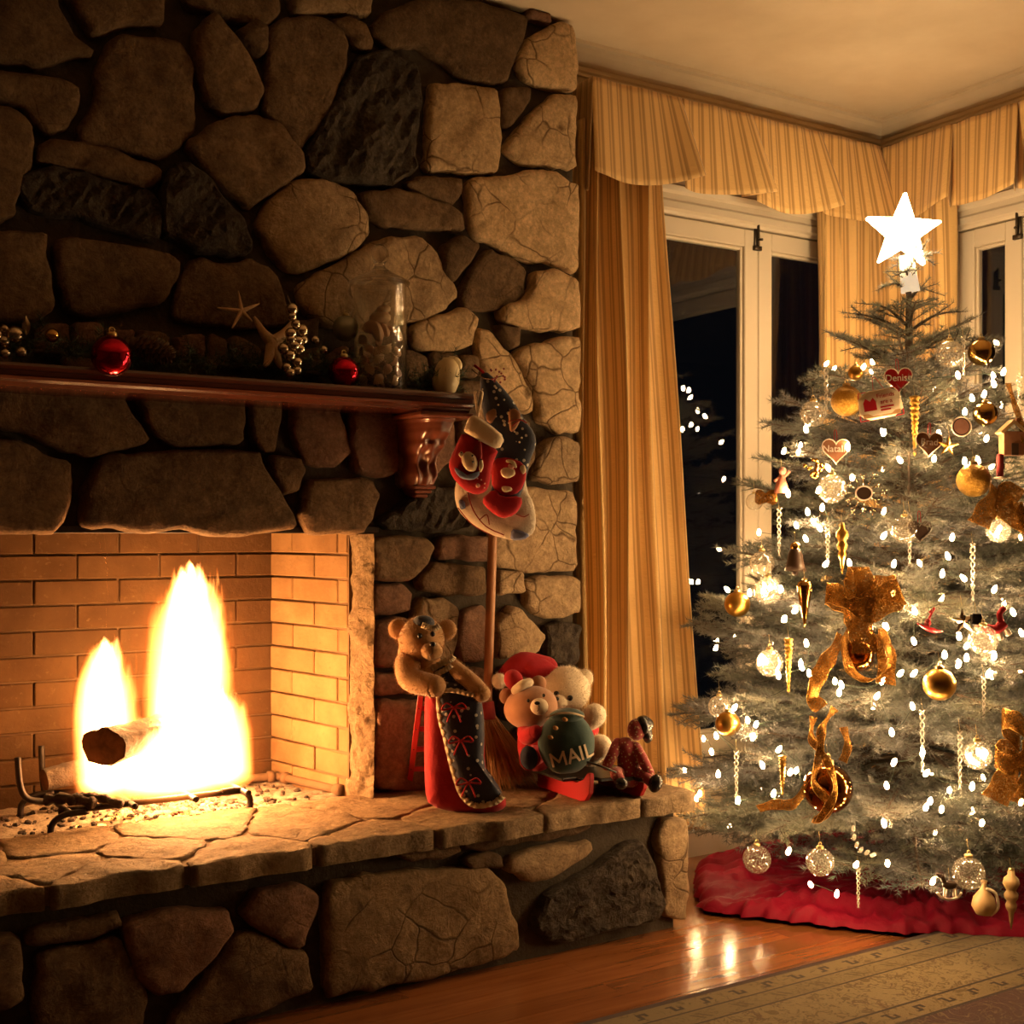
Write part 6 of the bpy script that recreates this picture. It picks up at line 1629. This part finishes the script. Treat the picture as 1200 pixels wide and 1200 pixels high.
# bows and ribbons
def rib(name, pts, w, parent, twist=0.0, k=1.06, wdir=None):
    P = []
    for q in pts:
        b = at(q[0], q[1], k); P.append(b-FWD*(q[2] if len(q) > 2 else 0))
    C = spline(P, 8); n = len(C); D_ = []; s = dist(P[0])/FPX
    for i, c in enumerate(C):
        t = (C[min(i+1, n-1)]-C[max(i-1, 0)]).normalized(); sd = t.cross(FWD)
        sd = sd.normalized() if sd.length > .05 else UP
        if wdir is not None: sd = Vector(wdir).normalized()
        a = twist*math.sin(i*.35); D_.append(sd*math.cos(a)+FWD*math.sin(a))
    W_ = [w*s*(1+.08*math.sin(i*.9)) for i in range(n)]
    o = mk(name, strip(C, D_, W_, 3), M['ribbon'], parent)
    if w > 8:
        for sg in (-.5, .5): mk('wired_edge', tube([c+dv*ww*sg for c, dv, ww in zip(C, D_, W_)], .0011, 4), M['gold_satin'], o)
    o.modifiers.new('thickness', 'SOLIDIFY').thickness = .0008; return o
b1 = empty('gold_bow', at(1005, 760, 1.0), 'big gold ribbon bow in the middle of the tree with hanging loops', 'bow', 'gold ribbon bows')
WL, WR = UP*.85+FWD*.45+RIGHT*.2, UP*.85+FWD*.45-RIGHT*.2
rib('loop', [(1000, 712, .03), (976, 702, .03), (961, 694, .065), (974, 696, .10), (1000, 711, .085)], 27, b1, wdir=WL)
rib('loop', [(1003, 710, .03), (1025, 692, .03), (1046, 690, .07), (1030, 697, .11), (1003, 712, .085)], 36, b1, wdir=WR)
rib('loop', [(1000, 706, .03), (997, 682, .03), (999, 664, .06), (1003, 682, .09), (1003, 707, .075)], 22, b1, wdir=RIGHT)
rib('knot', [(979, 713, .085), (988, 713, .10), (1004, 712, .10), (1015, 711, .085)], 29, b1, wdir=UP)
rib('loop', [(998, 725, .05), (984, 748, .06), (988, 782, .075), (1012, 793, .08), (1034, 772, .07), (1027, 735, .045)], 34, b1, wdir=FWD*.75+RIGHT*.45)
rib('front_tail', [(994, 724, .095), (997, 742, .11), (1003, 762, .095)], 30, b1, wdir=RIGHT)
rib('tail', [(985, 745, .03), (968, 768, .04), (955, 790, .04), (948, 815, .04), (960, 828, .03)], 18, b1, .6)
rib('tail', [(1020, 745, .03), (1033, 762, .04), (1034, 800, .03)], 20, b1, .3)
b2 = empty('gold_bow', at(960, 900, 1.0), 'gold ribbon curling around the very large amber bauble', 'bow', 'gold ribbon bows')
rib('curl', [(975, 828, .03), (958, 850, .05), (952, 880, .08), (945, 910, .08), (962, 935, .09), (950, 958, .06)], 10, b2, .9)
rib('curl', [(950, 838, .03), (946, 862, .05), (960, 885, .08), (966, 915, .11), (955, 945, .09), (946, 958, .06)], 9, b2, .9)
rib('tail', [(945, 915, .04), (925, 938, .04), (905, 938, .05), (886, 945, .03)], 12, b2, .5)
rib('tail', [(985, 850, .03), (990, 872, .03), (984, 890, .03)], 9, b2, .6)
b3 = empty('gold_bow', at(1185, 900, 1.0), 'gold ribbon bow low on the tree, farthest from the fireplace', 'bow', 'gold ribbon bows')
rib('loop', [(1190, 868, .03), (1172, 850, .03), (1165, 838, .06), (1178, 842, .10), (1192, 866, .085)], 24, b3, wdir=WL)
rib('loop', [(1188, 874, .03), (1168, 876, .03), (1156, 882, .06), (1168, 888, .10), (1192, 876, .085)], 24, b3, wdir=WL)
rib('knot', [(1182, 872, .085), (1190, 872, .10), (1200, 871, .085)], 22, b3, wdir=UP)
rib('tail', [(1185, 880, .03), (1172, 905, .05), (1160, 935, .03)], 28, b3, .4)
rib('tail', [(1195, 880, .03), (1198, 910, .05), (1190, 940, .03)], 26, b3, .4)
b4 = empty('gold_bow', at(1185, 600, 1.0), 'gold ribbon tails hanging under the large gold glitter bauble', 'bow', 'gold ribbon bows')
rib('tail', [(1165, 575, .03), (1150, 595, .05), (1142, 615, .03)], 24, b4, .5)
rib('loop', [(1190, 585, .03), (1172, 575, .05), (1168, 598, .06), (1185, 612, .05), (1195, 595, .03)], 20, b4, .5)
rib('tail', [(1185, 590, .03), (1192, 612, .05), (1188, 622, .03)], 16, b4, .5)
b5 = empty('gold_bow', at(895, 580, 1.0), 'tiny gold bow at the tree edge by the window mullion', 'bow', 'gold ribbon bows')
rib('loop', [(896, 583, .01), (888, 577, .02), (887, 588, .02), (896, 585, .01)], 7, b5); rib('loop', [(896, 583, .01), (904, 577, .02), (905, 588, .02), (896, 585, .01)], 7, b5)
rib('hanging_ribbon', [(1178, 450, .02), (1184, 475, .03), (1192, 500, .03), (1196, 520, .02)], 7, None, .5) ; tag(bpy.context.scene.objects[-1] if False else COL.objects[-1], 'narrow gold ribbon trailing from a branch in front of the far window frame', 'ribbon')
# small figures
def thing_at(nm, px, py, lab, cat='ornament'):
    p = at(px, py, 1.05); s = dist(p)/FPX; o = empty(nm, p-UP*.03, lab, cat)
    E_ = lambda dx, dy, rx, ry, rz, m, n, tilt=0.0, dz=0.0: mk(n, ell(p+RIGHT*dx*s-UP*dy*s-FWD*dz*s, (rx*s, ry*s, rz*s), 16, 10, VROT @ Matrix.Rotation(tilt, 3, 'Y')), M[m], o)
    T_ = lambda pts, r, m, n: mk(n, tube(spline([p+RIGHT*x*s-UP*y*s-FWD*z_*s for x, y, z_ in pts], 5), r*s, 7), M[m], o)
    return p, s, o, E_, T_
p, s, o, E_, T_ = thing_at('toy_soldier', 1162, 728, 'little soldier figure with a black hat and red coat above a clear bauble')
fr = view_frame(p)
mk('hat', xf(box(-24*s, -12*s, -4*s, 9*s, -4*s, 4*s, .002), fr), M['black'], o, False)
E_(-15, 7, 5, 5, 5, 'pink', 'head'); T_([(-10, 8, 0), (4, 10, 2), (14, 2, 2)], 6, 'red_felt', 'coat'); T_([(12, 4, 2), (8, -8, 3), (14, -16, 2)], 3.5, 'red_felt', 'arm'); T_([(14, 8, 1), (20, 16, 2)], 4, 'icing', 'leg'); T_([(8, 12, 1), (10, 22, 2)], 3.5, 'icing', 'leg'); E_(14, -14, 3.5, 3, 3, 'icing', 'glove'); hang(o, p+UP*9*s-RIGHT*18*s)
p, s, o, E_, T_ = thing_at('red_boat_ornament', 1090, 732, 'small red boat-like ornament hung on a red ribbon')
def hull(u, v):
    a = (u-.5)*2; q = math.pi*v; w_ = 4.5*(1-a*a)+.4
    return p+RIGHT*a*16*s-UP*(3+a*5+6*(1-a*a)*math.sin(q))*s-FWD*math.cos(q)*w_*s
mk('hull', grid(hull, 16, 8), M['red_glaze'], o); E_(-3, -2, 4, 4, 5, 'red_felt', 'gift'); T_([(-2, -6, 0), (2, -14, 0), (5, -20, 0), (-1, -14, 0)], 1.2, 'red_felt', 'ribbon')
p = at(1129, 728, 1.05); s = dist(p)/FPX; fr = view_frame(p, .1); P = []
for i in range(10): a = math.pi/2+i*math.pi/5; q = (17 if i % 2 == 0 else 6)*s; P.append(Vector((math.cos(a)*q, math.sin(a)*q)))
V = [fr @ Vector((q.x, q.y, 0)) for q in P]+[fr @ Vector((0, 0, 4*s)), fr @ Vector((0, 0, -4*s))]
o = mk('star_ornament', (V, [(j, (j+1) % 10, 10) for j in range(10)]+[((j+1) % 10, j, 11) for j in range(10)]), M['silver'], None, False, 'pale folded star ornament beside the toy soldier', 'ornament'); hang(o, fr @ Vector((0, 17*s, 0)))
p = at(1111, 523, 1.05); s = dist(p)/FPX; fr = view_frame(p, -.1); V = [fr @ Vector((q.x*.8, q.y*.8, 0)) for q in P]+[fr @ Vector((0, 0, .008)), fr @ Vector((0, 0, -.008))]
o = mk('star_ornament', (V, [(j, (j+1) % 10, 10) for j in range(10)]+[((j+1) % 10, j, 11) for j in range(10)]), M['gold_satin'], None, False, 'dull gold folded star beside the lower gingerbread heart', 'ornament'); hang(o, fr @ Vector((0, 13*s, 0)))
p, s, o, E_, T_ = thing_at('bell_ornament', 932, 655, 'dark brown bell ornament with a gold top beside a twisted icicle')
mk('bell', lathe([(.0001, 14*s), (5*s, 13*s), (8*s, 6*s), (10*s, -6*s), (13*s, -14*s), (11*s, -14*s), (.0001, -8*s)], p, 16), M['dark_brown'], o)
E_(0, -14, 6, 6, 6, 'gold_shiny', 'top'); E_(0, 16, 4, 4, 4, 'dark_brown', 'clapper'); hang(o, p+UP*20*s)
p, s, o, E_, T_ = thing_at('angel_ornament', 916, 562, 'small coral angel doll near the window mullion')
mk('gown', lathe([(3*s, 6*s), (6*s, -4*s), (10*s, -16*s), (.0001, -14*s)], p, 14), M['coral'], o); E_(1, -10, 4.5, 4.5, 5, 'pink', 'head'); T_([(-2, -3, 0), (-9, 2, 2)], 1.8, 'coral', 'arm'); T_([(3, -3, 0), (9, -10, 2)], 1.8, 'coral', 'arm'); hang(o, p+UP*14*s)
o = empty('bead_ornament', at(953, 551, 1.03), 'cluster of tiny gold beads under the gingerbread heart', 'ornament'); p = at(953, 551, 1.04); s = dist(p)/FPX
for k in range(22): mk('bead', ell(p+RIGHT*random.gauss(0, 5)*s+UP*random.gauss(0, 7)*s-FWD*random.uniform(0, 4)*s, 2.4*s, 8, 6), M['gold_shiny'], o)
p, s, o, E_, T_ = thing_at('gingerbread_house', 1184, 512, 'brown gingerbread house ornament beside the window away from the fireplace')
fr = view_frame(p)
mk('house_wall', xf(box(-11*s, 14*s, -22*s, 6*s, -8*s, 8*s, .002), fr), M['ginger'], o, False)
mk('roof', prism([Vector((-15*s, 5*s)), Vector((1*s, 20*s)), Vector((18*s, 5*s)), Vector((15*s, 3*s)), Vector((1*s, 15*s)), Vector((-12*s, 3*s))], fr @ Matrix.Translation((0, 0, -9*s)), 18*s), M['tan_wood'], o, False)
mk('door', xf(box(-2*s, 6*s, -22*s, -8*s, 7.5*s, 9*s), fr), M['dark_brown'], o, False); mk('chimney', xf(box(6*s, 11*s, 10*s, 22*s, -3*s, 3*s), fr), M['ginger'], o, False); hang(o, p+UP*20*s)
p, s, o, E_, T_ = thing_at('candle_ornament', 1172, 545, 'short dark red candle ornament next to the large gold glitter bauble')
mk('candle', lathe([(4*s, -14*s), (4*s, 12*s), (2*s, 13*s), (.0001, 13*s)], p, 12), M['dark_red'], o); mk('holder', lathe([(.0001, -17*s), (7*s, -16*s), (7*s, -14*s), (.0001, -13*s)], p, 12), M['icing'], o); hang(o, p+UP*13*s)
p, s, o, E_, T_ = thing_at('rocking_horse', 1113, 1040, 'small dark rocking horse ornament hanging low over the skirt')
E_(0, -3, 9, 4, 5.5, 'dark_brown', 'body'); T_([(-6, -6, 0), (-10, -14, 0)], 3, 'dark_brown', 'neck'); E_(-12, -14, 5, 2.5, 3, 'dark_brown', 'head', .5)
for x in (-6, -3, 4, 7): T_([(x, 0, 1 if x in (-6, 4) else -1), (x*1.2, 11, 1 if x in (-6, 4) else -1)], 1.3, 'icing', 'leg')
T_([(-15, 6, 0), (-9, 12, 0), (0, 14, 0), (9, 12, 0), (14, 6, 0)], 1.4, 'icing', 'rocker'); hang(o, p+UP*8*s)
p, s, o, E_, T_ = thing_at('pouch_ornament', 1153, 1054, 'tan gathered pouch ornament with a ribbon loop hanging low over the skirt')
mk('pouch', lathe([(.0001, -18*s), (9*s, -17*s), (14*s, -8*s), (12*s, 2*s), (5*s, 11*s), (2.5*s, 17*s), (4*s, 22*s), (.0001, 22*s)], p, 18), M['tan_wood'], o); T_([(1, -14, 3), (12, -8, 4), (15, 8, 4), (6, 17, 5)], 2, 'lace', 'ribbon'); hang(o, p+UP*22*s)
p, s, o, E_, T_ = thing_at('crystal_swag', 1010, 985, 'bluish crystal drop string dangling above the skirt between two lights')
for k, (x, y) in enumerate(((-10, -14), (-9, -4), (-6, 5), (-1, 11), (6, 14), (13, 17))): E_(x, y, 2.4, 2.4, 4, 'crystal', 'drop', .2*k)
